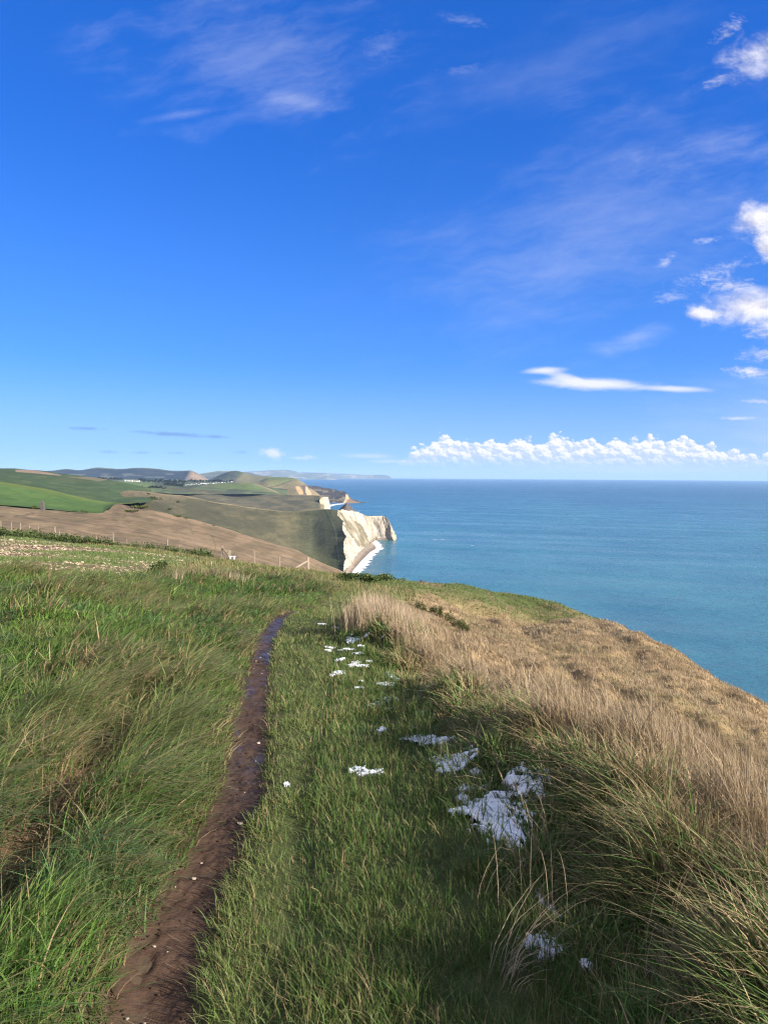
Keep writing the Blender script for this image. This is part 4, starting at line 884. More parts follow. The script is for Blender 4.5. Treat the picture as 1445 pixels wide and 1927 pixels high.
    L = np.where(w, .14 + .15 * sstep(-.05, .5, dn) * (.7 + .5 * sstep(-.4, .5, n2)), L); bend = np.where(w, .60 + .5 * tr + .3 * n2, bend); lxd = np.where(w, -.35 + .5 * n2, lxd); lyd = np.where(w, -.15 + .5 * n1, lyd)
    col = np.where(w[:, None], pick(GREEN, np.clip(.42 + .45 * n1 + .35 * (r - .5), 0, 1)), col); strawness = np.where(w, .22 + .5 * sstep(-.45, .1, dt + .2 * n1), strawness)
    # tall winter-bleached grass
    w = dry
    ridge = np.exp(-((dt - .35) / .55) ** 2)
    L = np.where(w, (.15 + .13 * ridge) * (.75 + .5 * sstep(-.4, .4, n2)) * sstep(60, 20, y) + .14 * sstep(20, 60, y), L); bend = np.where(w, .38 + .35 * tr + .25 * n3, bend)
    lxd = np.where(w, -.62, lxd); lyd = np.where(w, .25 + .3 * n1, lyd)
    greenp = sstep(.1, .5, n3 + .35 * n1) * (.30 + .4 * sstep(1.6, .2, dt))
    tt = np.clip(.48 + .45 * n2 + .5 * (r - .5) - .15 * sstep(10, 30, y), 0, 1)
    cd = pick(TAN, tt)
    isg = RNG.uniform(0, 1, n) < greenp * .8
    cd = np.where(isg[:, None], pick(OLIVE, np.clip(.55 + .4 * n2 + .3 * (r - .5), 0, 1)), cd)
    col = np.where(w[:, None], cd, col); strawness = np.where(w, .1, strawness)
    # brow of the track and the short turf beyond
    w = brow
    L = np.where(w, .16 + .14 * sstep(-.3, .5, n2), L); bend = np.where(w, .5, bend); lxd = np.where(w, -.3, lxd)
    col = np.where(w[:, None], pick(OLIVE, np.clip(.4 + .6 * n2 + .3 * (r - .5), 0, 1)), col); strawness = np.where(w, .30 + .3 * n2, strawness)
    w = farg
    L = np.where(w, .12, L); col = np.where(w[:, None], pick(OLIVE, np.clip(.25 + .5 * n2 + .3 * (r - .5), 0, 1)) * np.array((.9, 1.0, .9)), col); strawness = np.where(w, .08, strawness)
    # tussocks: blades spill outwards from each heart, longest near it
    tus_ = (left & (dp < -.12)) | bank | dry
    qx, qy, qr = tussock(x, y); qd = np.hypot(qx, qy); kk = sstep(24, 12, y)
    kt = kk * np.where(left, .45, 1)
    L = np.where(tus_, L * (1 + kt * ((1.25 - 1.05 * np.clip(qd, 0, .75)) * (.75 + .5 * qr) - 1)), L)
    lxd = np.where(tus_, lxd + kt * 1.15 * qx, lxd); lyd = np.where(tus_, lyd + kt * 1.15 * qy, lyd)
    strawness = np.where(tus_ & ~dry, strawness + .28 * sstep(.68, .97, qr), strawness)
    col = np.where((tus_ & ~dry)[:, None], col * (.82 + .42 * _hash(np.floor(qr * 997), np.floor(qr * 31), 3))[:, None], col)
    # scattered straw blades
    st = RNG.uniform(0, 1, n) < strawness
    scol = pick(STRAW, r)
    col = np.where(st[:, None], scol, col)
    tip = np.where((RNG.uniform(0, 1, n) < .55)[:, None] & ~st[:, None], col * .40 + .60 * pick(STRAW, .7 * r), col)
    # outward lean inside each tuft + noise
    ang = RNG.uniform(0, 2 * math.pi, n); sp = RNG.uniform(.15, .85, n)
    dx = lxd + rad[:, 0] / (tuft_r + 1e-6) * .42 + np.cos(ang) * sp; dy = lyd + rad[:, 1] / (tuft_r + 1e-6) * .42 + np.sin(ang) * sp
    nn = np.hypot(dx, dy) + 1e-6; sc = np.clip(nn, .35, 1.1) / nn; dx *= sc; dy *= sc
    L = L * RNG.uniform(.6, 1.3, n) * (.62 + .75 * tr ** 1.5) * lmul
    wd = RNG.uniform(.0026, .0052, n) * wscale * np.where(dry, .9, 1) * np.where(left, 1.4, 1) * np.where(bank, 1.5, 1) * np.where(lane | centre, .8, 1)
    bend = np.clip(bend + RNG.normal(0, .22, n) - .35 * (RNG.uniform(0, 1, n) < .18), .08, 1.4)
    z = zg(x, y) - .012
    P = np.stack([x, y, z], -1)
    for Bx, msk in ((B_dry, dry), (B_green, ~dry)):
        q = ok & msk
        Bx.add(P[q], L[q], wd[q], dx[q], dy[q], bend[q], col[q], tip[q], segs)
GD = 1.0
ring(.8, 3.2, 9000 * GD, 22, 4, 1.05, .040)
ring(3.2, 5.5, 4800 * GD, 24, 3, 1.45, .050)
ring(5.5, 10, 1900 * GD, 24, 3, 2.3, .075)
ring(10, 18, 850 * GD, 24, 2, 3.5, .12)
ring(18, 34, 380 * GD, 24, 2, 5.0, .19, 1.05)
ring(34, 74, 95 * GD, 18, 2, 9.5, .32, 1.15)
# a bundle of long dead stalks leaning out over the lane, and odd tall bents
def stalks(px, py, n, spread, L0, L1, dirx, diry, bend, w=.004):
    p = hit(px, py); x = p[0] + RNG.normal(0, spread, n); y = p[1] + RNG.normal(0, spread, n)
    ang = RNG.normal(0, .35, n); dx = dirx * np.cos(ang) - diry * np.sin(ang); dy = dirx * np.sin(ang) + diry * np.cos(ang)
    c = pick(TAN, RNG.uniform(.4, .95, n))
    B_dry.add(np.stack([x, y, zg(x, y)], -1), RNG.uniform(L0, L1, n), np.full(n, w), dx, dy, np.clip(RNG.normal(bend, .15, n), .1, 1.2), c, c, 4)
stalks(950, 1850, 20, .03, .28, .46, .85, .30, 1.0, .003)
stalks(965, 1862, 22, .05, .12, .28, .6, -.4, 1.1, .003)
stalks(915, 1700, 9, .05, .15, .32, .7, .4, .9, .003); stalks(760, 1240, 14, .06, .4, .65, -.5, .2, .3, .004); stalks(870, 1330, 18, .1, .3, .6, -.5, .2, .35, .004)
for k in range(9): stalks(random.uniform(950, 1440), random.uniform(1430, 1880), 4, .05, .35, .6, random.uniform(-.8, .3), random.uniform(-.3, .4), .8, .0028)
# the tall pale clump that closes the lane
for k in range(14):
    stalks(690 + 9 * k, 1196 - 2.2 * k + random.uniform(-6, 6), int(190 - 7 * k), .20, .38 - .012 * k, .80 - .022 * k, -.35, .15, .38, .009)
for px_, py_ in ((322,1092),(345,1088),(420,1094),(440,1098),(392,1090),(455,1104)): stalks(px_, py_, 60, .28, .3, .55, .3, .1, .5, .016)
# dead stems lying across the mud
_y = 1.2 + 7 * RNG.uniform(0, 1, 90) ** 1.4; _x = lx(L_path, _y) + RNG.normal(0, .09, 90); _a = RNG.uniform(0, 6.28, 90); _c = pick(TAN, RNG.uniform(0, .7, 90))
B_dry.add(np.stack([_x, _y, zg(_x, _y) + .016], -1), RNG.uniform(.04, .12, 90), np.full(90, .0028), np.cos(_a) * 1.3, np.sin(_a) * 1.3, np.full(90, 1.0), _c, _c, 3)
B_dry.parts[-1][0][:, 2] = zg(B_dry.parts[-1][0][:, 0], B_dry.parts[-1][0][:, 1]) + .022
grass = B_green.build('grass', 'long green grass combed over along both sides of the muddy footpath', 'grass')
dry_grass = B_dry.build('grass', 'tall bleached winter grass covering the bank and seaward slope', 'grass')
# ================================================================== SNOW
def snow_mat():
    m, t, out = new_mat('old snow')
    pos = t.n('ShaderNodeNewGeometry').outputs['Position']; n = t.noise(pos, 40, 5, .6)
    p = principled(t, out, t.mix(t.remap(n, .3, .7), (.60, .65, .72, 1), (.80, .82, .86, 1)), .7, .3, n, .4, .01)
    p.inputs['Subsurface Weight'].default_value = .0
    return m
M_SNOW = snow_mat()
def snow_patch(px, py, a, b, seed, label, thick=.045, ang=0.0, group='snow patches in the grass beside the track', lift=0.012):
    """a patch of melting snow: rough lens of snow with a ragged rim, draped on the ground; a,b half size in survey pixels"""
    p = hit(px, py); s = p[1] / F; ra = a * s * .88; rb = b * s * 2.0
    n = 90; g = np.linspace(-1.25, 1.25, n); U, Vv = np.meshgrid(g, g)
    ca, sa = math.cos(ang), math.sin(ang); lxx = U * ra; lyy = Vv * rb; x = p[0] + lxx * ca - lyy * sa; y = p[1] + lxx * sa + lyy * ca
    q = np.hypot(U, Vv)
    m = 1 - q + .85 * fbm(U * 1.8 + seed * 3.1, Vv * 2.1 - seed, seed, 4) + 1.15 * fbm((U * 1.0 + Vv * .8) * 5 * min(1, a / 25) + seed, (Vv - U) * 1.6, seed + 5, 4)
    hgt = np.clip(m, -1, .6)
    thick = min(thick, .35 * min(ra, rb) + .012)
    z = zg(x, y) + np.where(hgt > 0, lift + thick * .55 * np.clip(hgt, 0, 1) ** .7 + .008 * fbm(x * 30, y * 22, seed + 8, 3), -.02)
    Vx = np.stack([x - p[0], y - p[1], z - p[2]], -1)
    f = grid_faces(n, n); mm = m.ravel()
    f = f[(mm[f] > -.06).all(1)]
    used = np.unique(f); re = np.full(n * n, -1); re[used] = np.arange(len(used))
    o = raw_mesh('snow_patch', Vx.reshape(-1, 3)[used], re[f], M_SNOW); o.location = p
    return tag(o, label, 'snow patch', group)
for k, a in enumerate([
    (915,1538,58,44,11,'left lobe of the largest snow patch, spilling onto the short grass',.06,.3),
    (955,1572,44,30,12,'lower lobe of the largest snow patch, under dark overhanging grass',.06,-.3),
    (992,1500,44,28,13,'right part of the largest snow patch, threaded with green blades',.05,.1),
    (852,1444,42,22,14,'second largest snow patch, at the foot of the dry tussock',.05,.2),
    (803,1398,24,26,15,'upright tapering snow patch just above the second largest one',.045,.6),
    (697,1459,24,6,16,'flat sliver of snow lying out on the open lane',.03,.1),
    (672,1451,14,5,17,'small snow sliver left of the flat one on the open lane',.025,.0),
    (1018,1793,28,20,18,'rounded snow patch beneath the leaning bundle of dead stalks',.05,.2),
    (1027,1712,9,26,19,'narrow upright snow streak above the rounded patch by the dead stalks',.04,.2),
    (985,1632,7,18,20,'narrow snow scrap below the largest snow patch',.035,.2),
    (736,1276,10,14,21,'snow scrap against the bank, upper of two close together',.04,.3),
    (728,1292,20,7,22,'flat snow scrap against the bank, lower of two close together',.03,.2),
    (740,1320,16,11,23,'snow patch against the bank below the two close scraps',.04,.3),
    (664,1207,12,13,24,'far snow patch at the foot of the tall pale grass clump',.05,.1),
    (634,1268,14,5,25,'far flat snow streak on the left part of the lane',.03,.0),
    (640,1243,10,4,26,'smallest far snow streak on the lane',.03,.0),
    (606,1176,9,4,27,'farthest snow fleck in the grass beside the path end',.03,.0),
    (1414,1528,28,13,28,'snow patch in a dark hollow of the dry grass on the seaward slope',.05,.3),
    (1232,1436,24,6,29,'thin snow streak sunk among dry tussocks on the bank',.04,.1),
    (719,1379,9,6,30,'snow crumb on the lane left of the upright tapering patch',.03,.1),
    (1102,1838,12,7,31,'bluish snow scrap deep in shaded grass below the dead stalks',.04,.0),
    (1170,1578,7,7,32,'lone snow crumb among the dry stems right of the largest patch',.04,.0),
    (540,1477,6,6,33,'snow crumb on the grassy strip beside the footpath',.03,.0),
    (1320,1222-58+0,9,2.5,34,'white snow fleck far off on the seaward slope edge',.05,.0),
    ]):
    if k == 23: continue
    snow_patch(*a[:6], thick=a[6], ang=a[7])
for k in range(46):                       # crumbs strewn along the foot of the bank
    f = random.random(); px = np.interp(f, [0, .25, .5, .75, 1], [655, 672, 735, 830, 960]) + random.gauss(0, 22); py = np.interp(f, [0, .25, .5, .75, 1], [1180, 1235, 1320, 1430, 1560]) + random.gauss(0, 10)
    s_ = random.uniform(4.5, 11) * (.75 + .45 * f); snow_patch(px, py, s_ * 1.3, s_ * .42, 100 + k, 'small crumb of snow half buried in the grass along the foot of the bank', .025, random.uniform(-.3, .5), 'snow crumbs along the foot of the bank')

# ================================================================== FENCE, STILE, BEACON
M_POST = plain_mat('weathered fence timber', (.24, .20, .155), .85, 3, .35, .15, .6, .01, (6, 6, 1))
M_WIRE = plain_mat('galvanised wire', (.30, .29, .28), .5, 5, .1)
M_BOARD = plain_mat('pale painted board', (.48, .52, .55), .7, 4, .2)
fence_pts = [(2,980,999.5,88,.09),(21.5,982,1003,87.5,.07),(38.5,984.5,1004,87,.09),(56,988,1006,86.5,.06),(73,990,1008,86,.05),(104,991,1012,85,.13),(112.5,999,1013,85,.06),(133.5,1004,1016,84.5,.05),(154.5,1006,1018,84,.05),(181,1008,1021,83,.06),(208.5,1013,1024,82,.05),(213,1003,1025,82,.12),(239,1014,1028,80,.06),(271,1018,1031,79,.05),(305,1024,1033,77.5,.05),(314.5,1014.5,1034,77,.12),(338,1024,1037,76,.07),(375.5,1031,1042,75,.07)]
def make_fence(pts, label, wires=(.35, .68, .98)):
    root = empty('wire_fence', tuple(at(pts[0][0], pts[0][2], pts[0][3]))); tag(root, label, 'fence')
    base = Vector(root.location); tops = []
    for (px, yt, yb, d, w) in pts:
        b_ = Vector(at(px, yb, d)); h = (yb - yt) / F * d; b = MB(); lean = random.uniform(-.04, .04)
        b.tube(b_ - base + Vector((0, 0, -1.0)), b_ - base + Vector((lean, 0, h)), w * .62, w * .55, 8, .12)
        b.build('fence_post', M_POST, root); tops.append(b_)
    for wz in wires:
        b = MB()
        for p, q in zip(tops[:-1], tops[1:]):
            m = (p + q) / 2 + Vector((0, 0, wz - .03)); b.tube(p - base + Vector((0, 0, wz)), m - base, .004, n=5); b.tube(m - base, q - base + Vector((0, 0, wz)), .004, n=5)
        b.build('wire', M_WIRE, root)
    return root
make_fence(fence_pts, 'long wire fence of thin grey posts along the far edge of the stony field')
f2 = make_fence([(478.5,1037.5,1064,68,.12),(525.5,1046.5,1069,65,.09),(580,1048.5,1082,58,.22)], 'short wire fence running from the stile to a stout braced end post')
b = MB(); q0 = Vector(f2.location); e1 = Vector(at(580, 1055, 58)); e0 = Vector(at(556, 1069, 57.2))
b.tube(e1 - q0, e0 - q0 + (e0 - e1).normalized() * .6, .075, .075, 8, .05); b.build('brace', M_POST, f2)
def make_stile():
    o = Vector(at(430, 1054, 70)); root = empty('stile', o); tag(root, 'wooden stile with a slanting handrail and pale step in the fence line', 'stile')
    P = lambda px, py, d=70: Vector(at(px, py, d)) - o
    for (px, y0, y1, w) in ((418.5, 1026.5, 1058, .13), (431.5, 1035.5, 1056, .22)):
        b = MB(); h = (y1 - y0) / F * 70; c = P(px, (y0 + y1) / 2); b.box(c, (w, w, h), taper=.96); b.build('post', M_POST, root)
    for (a, c_, w) in ((P(419, 1031), P(433.5, 1050, 69.6), .10), (P(419.5, 1038, 70.3), P(427, 1050, 70.1), .08)):
        b = MB(); d = (c_ - a); b.box((a + c_) / 2 + Vector((0, -.1, 0)), (d.length, .05, w), rot=d.to_track_quat('X', 'Z').to_matrix()); b.build('rail', M_POST, root)
    b = MB(); b.box(P(437, 1047.5, 69.5), (.55, .35, .07)); b.build('step', M_BOARD, root)
    for pp, hh in (((441, 1049.5), .30), ((433.5, 1050), .22)):
        b = MB(); b.box(P(*pp, 69.3), (.08, .30, hh)); b.build('step_support', M_BOARD, root)
make_stile()
def beacon():
    o = Vector(at(80.3, 962.5, 226)); root = empty('stone_beacon', o); tag(root, 'slender dark stone beacon standing at the foot of the bright green field', 'beacon')
    M_ST = plain_mat('dark beacon stone', (.085, .075, .075), .9, 1.2, .35, .1, .8, .05)
    b = MB(); b.box((0, 0, .1), (1.35, 1.35, .9)); b.build('plinth', M_ST, root)
    b = MB(); b.box((0, 0, 1.6), (1.08, 1.08, 2.1), taper=.70); b.box((0, 0, 2.78), (.66, .66, .26), taper=.8); b.build('shaft', M_ST, root)
    b = MB(); b.box((0, 0, 3.15), (.34, .34, .48), taper=.35); b.build('cap', M_ST, root)
beacon()

# ================================================================== STONES ON THE FIELD
def field_stones():
    n = 7500; lo, hi = FIELD.min(0), FIELD.max(0)
    x = RNG.uniform(max(lo[0], -48), hi[0], n * 6); u = RNG.uniform(0, 1, n * 6); y = lo[1] * (hi[1] / lo[1]) ** (u ** .85)
    k = in_poly(x, y, FIELD) & (np.abs(x) < .56 * y + 2); dens = sstep(-.5, .35, fbm(x * .12, y * .16, 61, 4) * -1 + .25 * fbm(x * .5, y * .5, 62, 3) + .25 * sstep(34, 20, y))
    k &= RNG.uniform(0, 1, n * 6) < dens; x, y = x[k][:n], y[k][:n]; n = len(x)
    ico = np.array([(0,0,-1),(.72,-.53,-.45),(-.28,-.85,-.45),(-.89,0,-.45),(-.28,.85,-.45),(.72,.53,-.45),(.28,-.85,.45),(-.72,-.53,.45),(-.72,.53,.45),(.28,.85,.45),(.89,0,.45),(0,0,1)])
    fc = np.array([(0,1,2),(1,0,5),(0,2,3),(0,3,4),(0,4,5),(1,5,10),(2,1,6),(3,2,7),(4,3,8),(5,4,9),(1,10,6),(2,6,7),(3,7,8),(4,8,9),(5,9,10),(6,10,11),(7,6,11),(8,7,11),(9,8,11),(10,9,11)])
    s = RNG.lognormal(-3.75, .42, n) * (1 + y / 90); sc = np.stack([s * RNG.uniform(.8, 1.7, n), s * RNG.uniform(.8, 1.3, n), s * RNG.uniform(.4, .8, n)], -1)
    J = ico[None] * RNG.uniform(.7, 1.3, (n, 12, 1)) * sc[:, None]
    a = RNG.uniform(0, 6.28, n)[:, None]; X = J[..., 0] * np.cos(a) - J[..., 1] * np.sin(a); Y = J[..., 0] * np.sin(a) + J[..., 1] * np.cos(a)
    V = np.stack([X + x[:, None], Y + y[:, None], J[..., 2] + (zg(x, y) + sc[:, 2] * .35)[:, None]], -1)
    c = pick([(.16,.125,.08),(.25,.20,.135),(.40,.335,.24)], RNG.uniform(0, 1, n)); Cc = np.repeat(c[:, None], 12, 1)
    m = land_mat('flint', 8, 30, .15, .15, .3, .01)
    o = raw_mesh('stones', V.reshape(-1, 3), (fc[None] + (np.arange(n) * 12)[:, None, None]).reshape(-1, 3), m, Cc.reshape(-1, 3), smooth=False)
    tag(o, 'pale flints strewn over the sown field', 'stones', kind='stuff')
    # sparse seedling blades
    n = 26000; x = RNG.uniform(max(lo[0], -48), hi[0], n * 5); u = RNG.uniform(0, 1, n * 5); y = lo[1] * (hi[1] / lo[1]) ** u
    k = in_poly(x, y, FIELD) & (RNG.uniform(0, 1, n * 5) < sstep(-.3, .4, fbm(x * .12, y * .16, 61, 4))); x, y = x[k][:n], y[k][:n]; n = len(x)
    Bf = Blades(); ang = RNG.uniform(0, 6.28, n); c = pick(OLIVE, RNG.uniform(0, 1, n))
    Bf.add(np.stack([x, y, zg(x, y)], -1), RNG.uniform(.06, .14, n) * (1 + y / 80), .010 + y * .0006, np.cos(ang), np.sin(ang), np.full(n, .6), c, c, 2)
    Bf.build('seedlings', 'thin green crop seedlings between the flints of the sown field', 'seedlings')
field_stones()

# ================================================================== BUSHES
M_GORSE = leaf_mat('gorse foliage', .15, .2, .6, False, (.058, .076, .030), .55)
M_BRAM = leaf_mat('bramble leaves', .2, .25, .55, False, (.048, .078, .030), .55)
M_DEAD = leaf_mat('dead bush twigs', .1, .1, .7, False, (.085, .058, .042), .4)
M_BARK = plain_mat('dark bark', (.07, .052, .04), .9, 6, .3)
def leaf_cloud(n, ell, size, lobes=7, seed=0, spiky=0, ground=True):
    """many small leaf faces spread over several uneven lobes"""
    r = np.random.default_rng(seed); L = r.uniform(-.6, .6, (lobes, 3)) * np.array(ell); L[:, 2] = np.abs(L[:, 2]) * .9 + ell[2] * .25
    R = r.uniform(.35, .62, lobes)
    k = r.integers(0, lobes, n); d = r.normal(0, 1, (n, 3)); d /= np.linalg.norm(d, axis=1, keepdims=True)
    rad = r.uniform(.35, 1, n) ** .5 * R[k]
    P = L[k] + d * rad[:, None] * np.array(ell)
    if ground: P[:, 2] = np.abs(P[:, 2])
    s = size * r.uniform(.6, 1.5, n)
    t1 = d + r.normal(0, .6, (n, 3)); t1 /= np.linalg.norm(t1, axis=1, keepdims=True)
    if spiky: t1[:, 2] = np.abs(t1[:, 2]) + .5; t1 /= np.linalg.norm(t1, axis=1, keepdims=True)
    t2 = np.cross(t1, r.normal(0, 1, (n, 3))); t2 /= np.linalg.norm(t2, axis=1, keepdims=True)
    ln = 1.5 + 1.6 * spiky; wd = .5 if not spiky else .28
    V = np.stack([P - t2 * (s * wd)[:, None], P + t1 * (s * ln * .5)[:, None] - t2 * 0, P + t2 * (s * wd)[:, None], P + t1 * (s * ln)[:, None] * .0 - t1 * (s * ln * .5)[:, None]], 1)
    return V.reshape(-1, 3), (np.arange(n)[:, None] * 4 + np.array([0, 1, 2, 3])[None])
def bush(px, py, d, w, h, label, mat, name='bush', cat='bush', n=900, seed=1, group=None, stem=True, spiky=0, size=None):
    p = at(px, py, d) if d else hit(px, py)
    root = empty(name, tuple(p)); tag(root, label, cat, group)
    V, Fc = leaf_cloud(n, (w / 2, w / 2 * .8, h * .8), size or w * .045, 8, seed, spiky)
    raw_mesh('foliage', V, Fc, mat, smooth=False, parent=root)
    if stem:
        b = MB()
        for k in range(5): a = random.uniform(0, 6.28); b.tube((0, 0, -.15), (math.cos(a) * w * .22, math.sin(a) * w * .18, h * .6), .02 + w * .008, .008, 6)
        b.build('stem', M_BARK, root)
    return root
def gorse(a, b, label, seed):
    """ragged spiny shrub: uneven shoots set along a line down the slope"""
    A = hit(*a); Bp = hit(*b); root = empty('gorse_bush', tuple(A)); tag(root, label, 'gorse'); r = np.random.default_rng(seed); Vs, Fs = [], []; k = 0; st = MB()
    for i in range(9):
        f = (i + r.uniform(-.3, .3)) / 8; x = A[0] + (Bp[0] - A[0]) * f + r.normal(0, .10); y = A[1] + (Bp[1] - A[1]) * f + r.normal(0, .12); z = float(zg(np.array([x]), np.array([y]))[0])
        R = r.uniform(.10, .20); hh = r.uniform(.16, .42); V, Fc = leaf_cloud(170, (R * 1.3, R * 1.2, hh), .034, 4, seed * 50 + i, 1.0); Vs.append(V + np.array((x, y, z + .03)) - A); Fs.append(Fc + k); k += len(V)
        for q in range(3): st.tube(Vector((x, y, z - .1)) - Vector(A), Vector((x + r.normal(0, .09), y + r.normal(0, .09), z + hh * r.uniform(.9, 1.25))) - Vector(A), .012, .005, 5)
    raw_mesh('foliage', np.concatenate(Vs), np.concatenate(Fs), M_GORSE, smooth=False, parent=root); st.build('stem', M_BARK, root)['kind'] = 'stuff'
gorse((783, 1148), (818, 1164), 'ragged spiny dark green gorse bush, upper of two, in the dry grass', 3)
gorse((828, 1168), (876, 1193), 'ragged spiny dark green gorse bush, lower of two, sprawling down the slope', 4)
bush(795, 1110, 57, 1.0, .75, 'brown twiggy bush standing up on the skyline against the sea', M_DEAD, n=900, seed=5, spiky=.6, size=.05)
bush(880, 1122, 60, .95, .5, 'low dark hummock of scrub on the skyline right of the brown bush', M_BRAM, n=700, seed=6)
bush(1013, 1144, 58, .9, .5, 'small dark scrub clump on the green edge of the slope', M_DEAD, n=600, seed=7)
bush(1078, 1172, 48, 1.4, .35, 'flat patch of dark scrub near the outer edge of the slope', M_BRAM, n=800, seed=8)
# bramble bank along the brow
for k, (px, py, d, w, h) in enumerate([(655,1094,47,1.6,.55),(684,1096,48,1.9,.6),(716,1099,50,1.9,.65),(748,1105,52,1.7,.6),(775,1112,53,1.4,.5)]):
    bush(px, py, d, w, h, ('leftmost low bramble on the brow, beside the end of the track', 'low bramble on the brow just left of the pale grass clump', 'dark bramble on the brow behind the pale grass clump', 'dark bramble on the brow between the pale clump and the brown bush', 'dark bramble just below the brown twiggy bush')[k], M_BRAM, 'bramble', 'bramble', 1000, 20 + k, 'brambles along the brow')
# hedge bottom between field and fence: a continuous bank of brambles
def hedge():
    pts = [(-30,1005,88),(0,1006,86),(40,1011,84.5),(80,1015,83),(120,1020,82),(160,1024,81),(200,1029,80),(240,1034,78),(280,1040,76),(320,1045,74),(360,1050,71),(395,1055,67)]
    A = np.array([at(*p) for p in pts]); root = empty('hedge', tuple(A[1])); tag(root, 'low dark green bramble hedge between the stony field and the fence', 'hedge')
    Vs, Fs = [], []; k = 0; n = 200
    for i in range(n):
        f = i / (n - 1) * (len(pts) - 1); j = min(int(f), len(pts) - 2); c = A[j] + (A[j + 1] - A[j]) * (f - j) - A[1] + RNG.normal(0, .25, 3) * np.array((1, 1.2, .15))
        hh = RNG.uniform(.6, 1.35); V, Fc = leaf_cloud(110, (.75, .7, hh * .75), .10, 4, 300 + i); Vs.append(V + c + np.array((0, 0, -.15))); Fs.append(Fc + k); k += len(V)
    raw_mesh('foliage', np.concatenate(Vs), np.concatenate(Fs), M_BRAM, smooth=False, parent=root)
    b = MB()
    for i in range(40):
        f = i / 39 * (len(pts) - 1); j = min(int(f), len(pts) - 2); c = Vector(A[j] + (A[j + 1] - A[j]) * (f - j) - A[1]); b.tube(c + Vector((0, 0, -.4)), c + Vector((random.uniform(-.3, .3), 0, .5)), .03, .01, 5)
    b.build('stem', M_BARK, root)['kind'] = 'stuff'
hedge()
# leafy dark bush where the bank meets the field, and scrub dots on the hillsides
bush(292, 1084, 26, .95, .55, 'bright green leafy bush on top of the verge at the field corner', M_BRAM, n=900, seed=41)
far_b = [(76,970,232,7.5,1.0,'long low dark scrub below the stone beacon'),(93,973,226,5.5,.8,'right-hand end of the dark scrub below the stone beacon'),(65,957.5,234,2.6,.9,'small dark bush left of the stone beacon'),(120,964,244,2.0,.7,'small dark clump along the field foot right of the beacon'),(138.5,966,247,2.4,.9,'dark tuft midway along the foot of the green field'),(159,966,254,2.6,1.3,'rounded grey-green bush at the foot of the green field'),(212,970,262,5,.8,'dark streak of scrub in the dip right of the field corner'),(262,955,332,9,.8,'long dark strip of gorse climbing from the dip to the crest'),(248,962,300,6,.6,'dark gorse strip below the longer one in the dip'),
         (278,930,800,5,1.6,'single dark bush high on the ridge, nearest the fields'),(292,940,760,13,3.2,'broad dark gorse patch on the upper ridge slope'),(336,945,860,6,1.8,'small dark bush on the ridge right of the broad patch'),(319,959,700,5.5,1.8,'dark bush low on the ridge slope above the tan crest'),(507,957.5,1950,14,4,'lone dark bush on the olive slope left of the white cliff'),(334,972.5,334,3.6,.8,'dark gorse clump on the tan crest'),(350,975.2,334,2.0,.6,'small dark gorse clump on the tan crest, right of the larger one'),(402,990,334,1.4,.8,'tiny dark bush farthest right on the tan crest'),(384,987.5,330,1.3,.7,'tiny dark bush on the tan crest between the others')]
for k, (px, py, d, w, h, lab) in enumerate(far_b):
    bush(px, py + .8, d * .985, w, h * 1.25, lab, M_GORSE, n=500, seed=60 + k, stem=False, size=w * .05)

# ================================================================== VILLAGE, CARAVANS, TREES IN THE VALLEY
M_WHITE = plain_mat('white rendered wall', (.55, .53, .50), .7, 1, .06); M_ROOF = plain_mat('slate roof', (.14, .12, .115), .8, 2, .25); M_CARA = plain_mat('white caravan panel', (.50, .50, .50), .5, 1, .05)
def house_mb(w, d, h, rh):
    b = MB(); b.box((0, 0, h / 2 - .5), (w, d, h + 1)); wall = b
    r = MB(); o = .3
    r.add([(-w/2-o, -d/2-o, h), (w/2+o, -d/2-o, h), (w/2+o, d/2+o, h), (-w/2-o, d/2+o, h), (-w/2-o, 0, h+rh), (w/2+o, 0, h+rh)], [(0,1,5,4),(2,3,4,5),(0,4,3),(1,2,5),(3,2,1,0)])
    return wall, r
valley_pts = {}
def far_home(proto, px, py, d, rz, sc=1):
    o = copy_tree(proto); o.location = at(px, py, d); o.rotation_euler = (0, 0, rz); o.scale = (sc,) * 3; return o
ph = empty('house', (0, 0, 0)); tag(ph, 'white gabled house in the cluster below the dark ridge', 'house', 'white houses below the wooded ridge')
wl_, rf_ = house_mb(9, 8, 6, 3.6); wl_.build('wall', M_WHITE, ph); rf_.build('roof', M_ROOF, ph)
first = True
for k, px in enumerate((236, 240.5, 243.5, 247, 249.5, 254, 257, 259.5, 261.5)):
    o = ph if first else copy_tree(ph); first = False
    o.location = at(px, 905.3 + .25 * k * .5, 2850); o.rotation_euler = (0, 0, random.uniform(1.2, 1.9)); o.scale = (random.uniform(.45, .75),) * 3
pc = empty('caravan', (0, 0, 0)); tag(pc, 'white static caravan in the rows among dark trees in the valley', 'caravan', 'static caravans in the valley')
wl_, rf_ = house_mb(11, 4, 3.2, .7); wl_.build('wall', M_CARA, pc); rf_.build('roof', M_CARA, pc)
cpos = [(288,914.6),(292,913.6),(296,915.6),(300,916.4),(303,914.2),(306,917.4),(311,918.2),(337,917.2),(345,914.6),(350,913.0),(354,912.2),(358,912.8),(361,911.4),(366,911.6),(370,910.8),(374,911.8),(379,910.6),(384,910.2),(388,910.9),(392,910.0),(397,909.6),(402,909.8),(407,909.0),(412,908.8),(418,908.2),(423,907.9),(430,907.4),(436,907.0),(348,916),(340,912.5)]
for k, (px, py) in enumerate(cpos):
    o = pc if k == 0 else copy_tree(pc)
    o.location = at(px, py, 2560 if px < 345 else 2660 + (px - 345) * 2.2); o.rotation_euler = (0, 0, random.uniform(-.5, .5)); o.scale = (random.uniform(.36, .62),) * 3
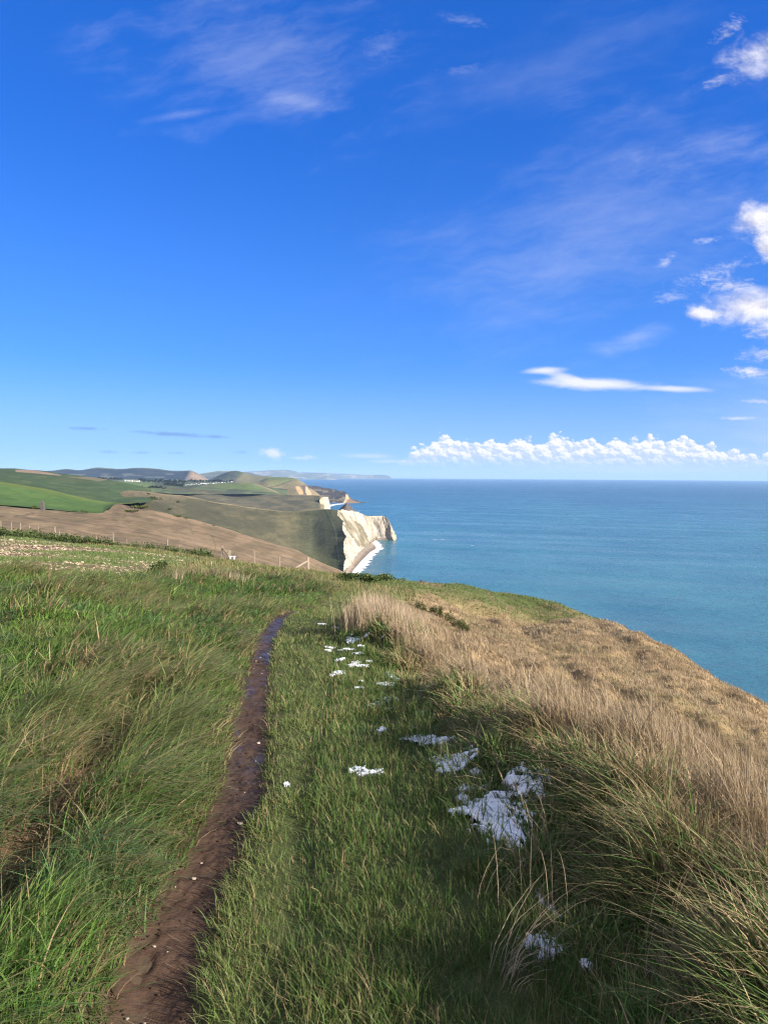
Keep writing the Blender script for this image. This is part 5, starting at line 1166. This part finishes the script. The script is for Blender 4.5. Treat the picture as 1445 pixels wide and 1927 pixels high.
M_TREE = leaf_mat('far tree foliage', .1, .15, .7, False, (.020, .030, .018), .4)
protos = []
for k in range(3):
    tr_ = empty('tree', (0, 0, 0)); tag(tr_, 'dark round-crowned tree in the copse around the caravans', 'tree', 'dark trees in the valley')
    V, Fc = leaf_cloud(420, (4.2, 4.0, 4.6), .75, 9, 500 + k, 0, False); V[:, 2] += 3.2; raw_mesh('crown', V, Fc, M_TREE, smooth=False, parent=tr_)
    b = MB(); b.tube((0, 0, -1.5), (.1, 0, 4.5), .42, .2, 7); b.tube((0, 0, 3), (1.6, .5, 6), .18, .08, 5); b.tube((0, 0, 3), (-1.4, -.6, 6.2), .18, .08, 5); b.build('trunk', M_BARK, tr_)
    protos.append(tr_)
tpos = [(x, 906.5 + .9 * math.sin(x * .7) + (x - 262) * .035, 2950) for x in np.arange(262, 350, 3.2)] + [(x, 903.2 + .6 * math.sin(x) + (x - 186) * .012, 3300) for x in np.arange(186, 232, 3.4)] + \
       [(x, 917.8 + 1.0 * math.sin(x * .9) + (x - 305) * .005, 2420) for x in np.arange(305, 347, 3.0)] + [(x, 914.5, 2500) for x in np.arange(312, 345, 3.6)] + [(x, 907.6 + .3 * math.sin(x), 3150) for x in np.arange(350, 440, 5.5)] + [(x, 920.2 + .7 * math.sin(x * 1.3), 1850) for x in np.arange(262, 312, 4.5)]
for k, (px, py, d) in enumerate(tpos):
    o = protos[k] if k < 3 else copy_tree(protos[k % 3])
    o.location = at(px + random.uniform(-.6, .6), py + .8, d); s = random.uniform(1.0, 1.9) * (.6 if d < 2000 else 1); o.scale = (s * 1.15, s, s * .95); o.rotation_euler = (0, 0, random.uniform(0, 6.28))
    o['label'] = ('dark tree in the wooded strip just behind the caravans' if d == 2950 else 'dark tree in the hedge line left of the white houses' if d == 3300 else 'dark tree in the copse in front of the caravans' if d in (2420, 2500) else 'small dark tree in the line below the dark knoll' if d == 3150 else 'dark bushy tree along the near edge of the valley copse')
    o['group'] = o['label'].replace('dark tree', 'dark trees').replace('small dark trees', 'small dark trees')
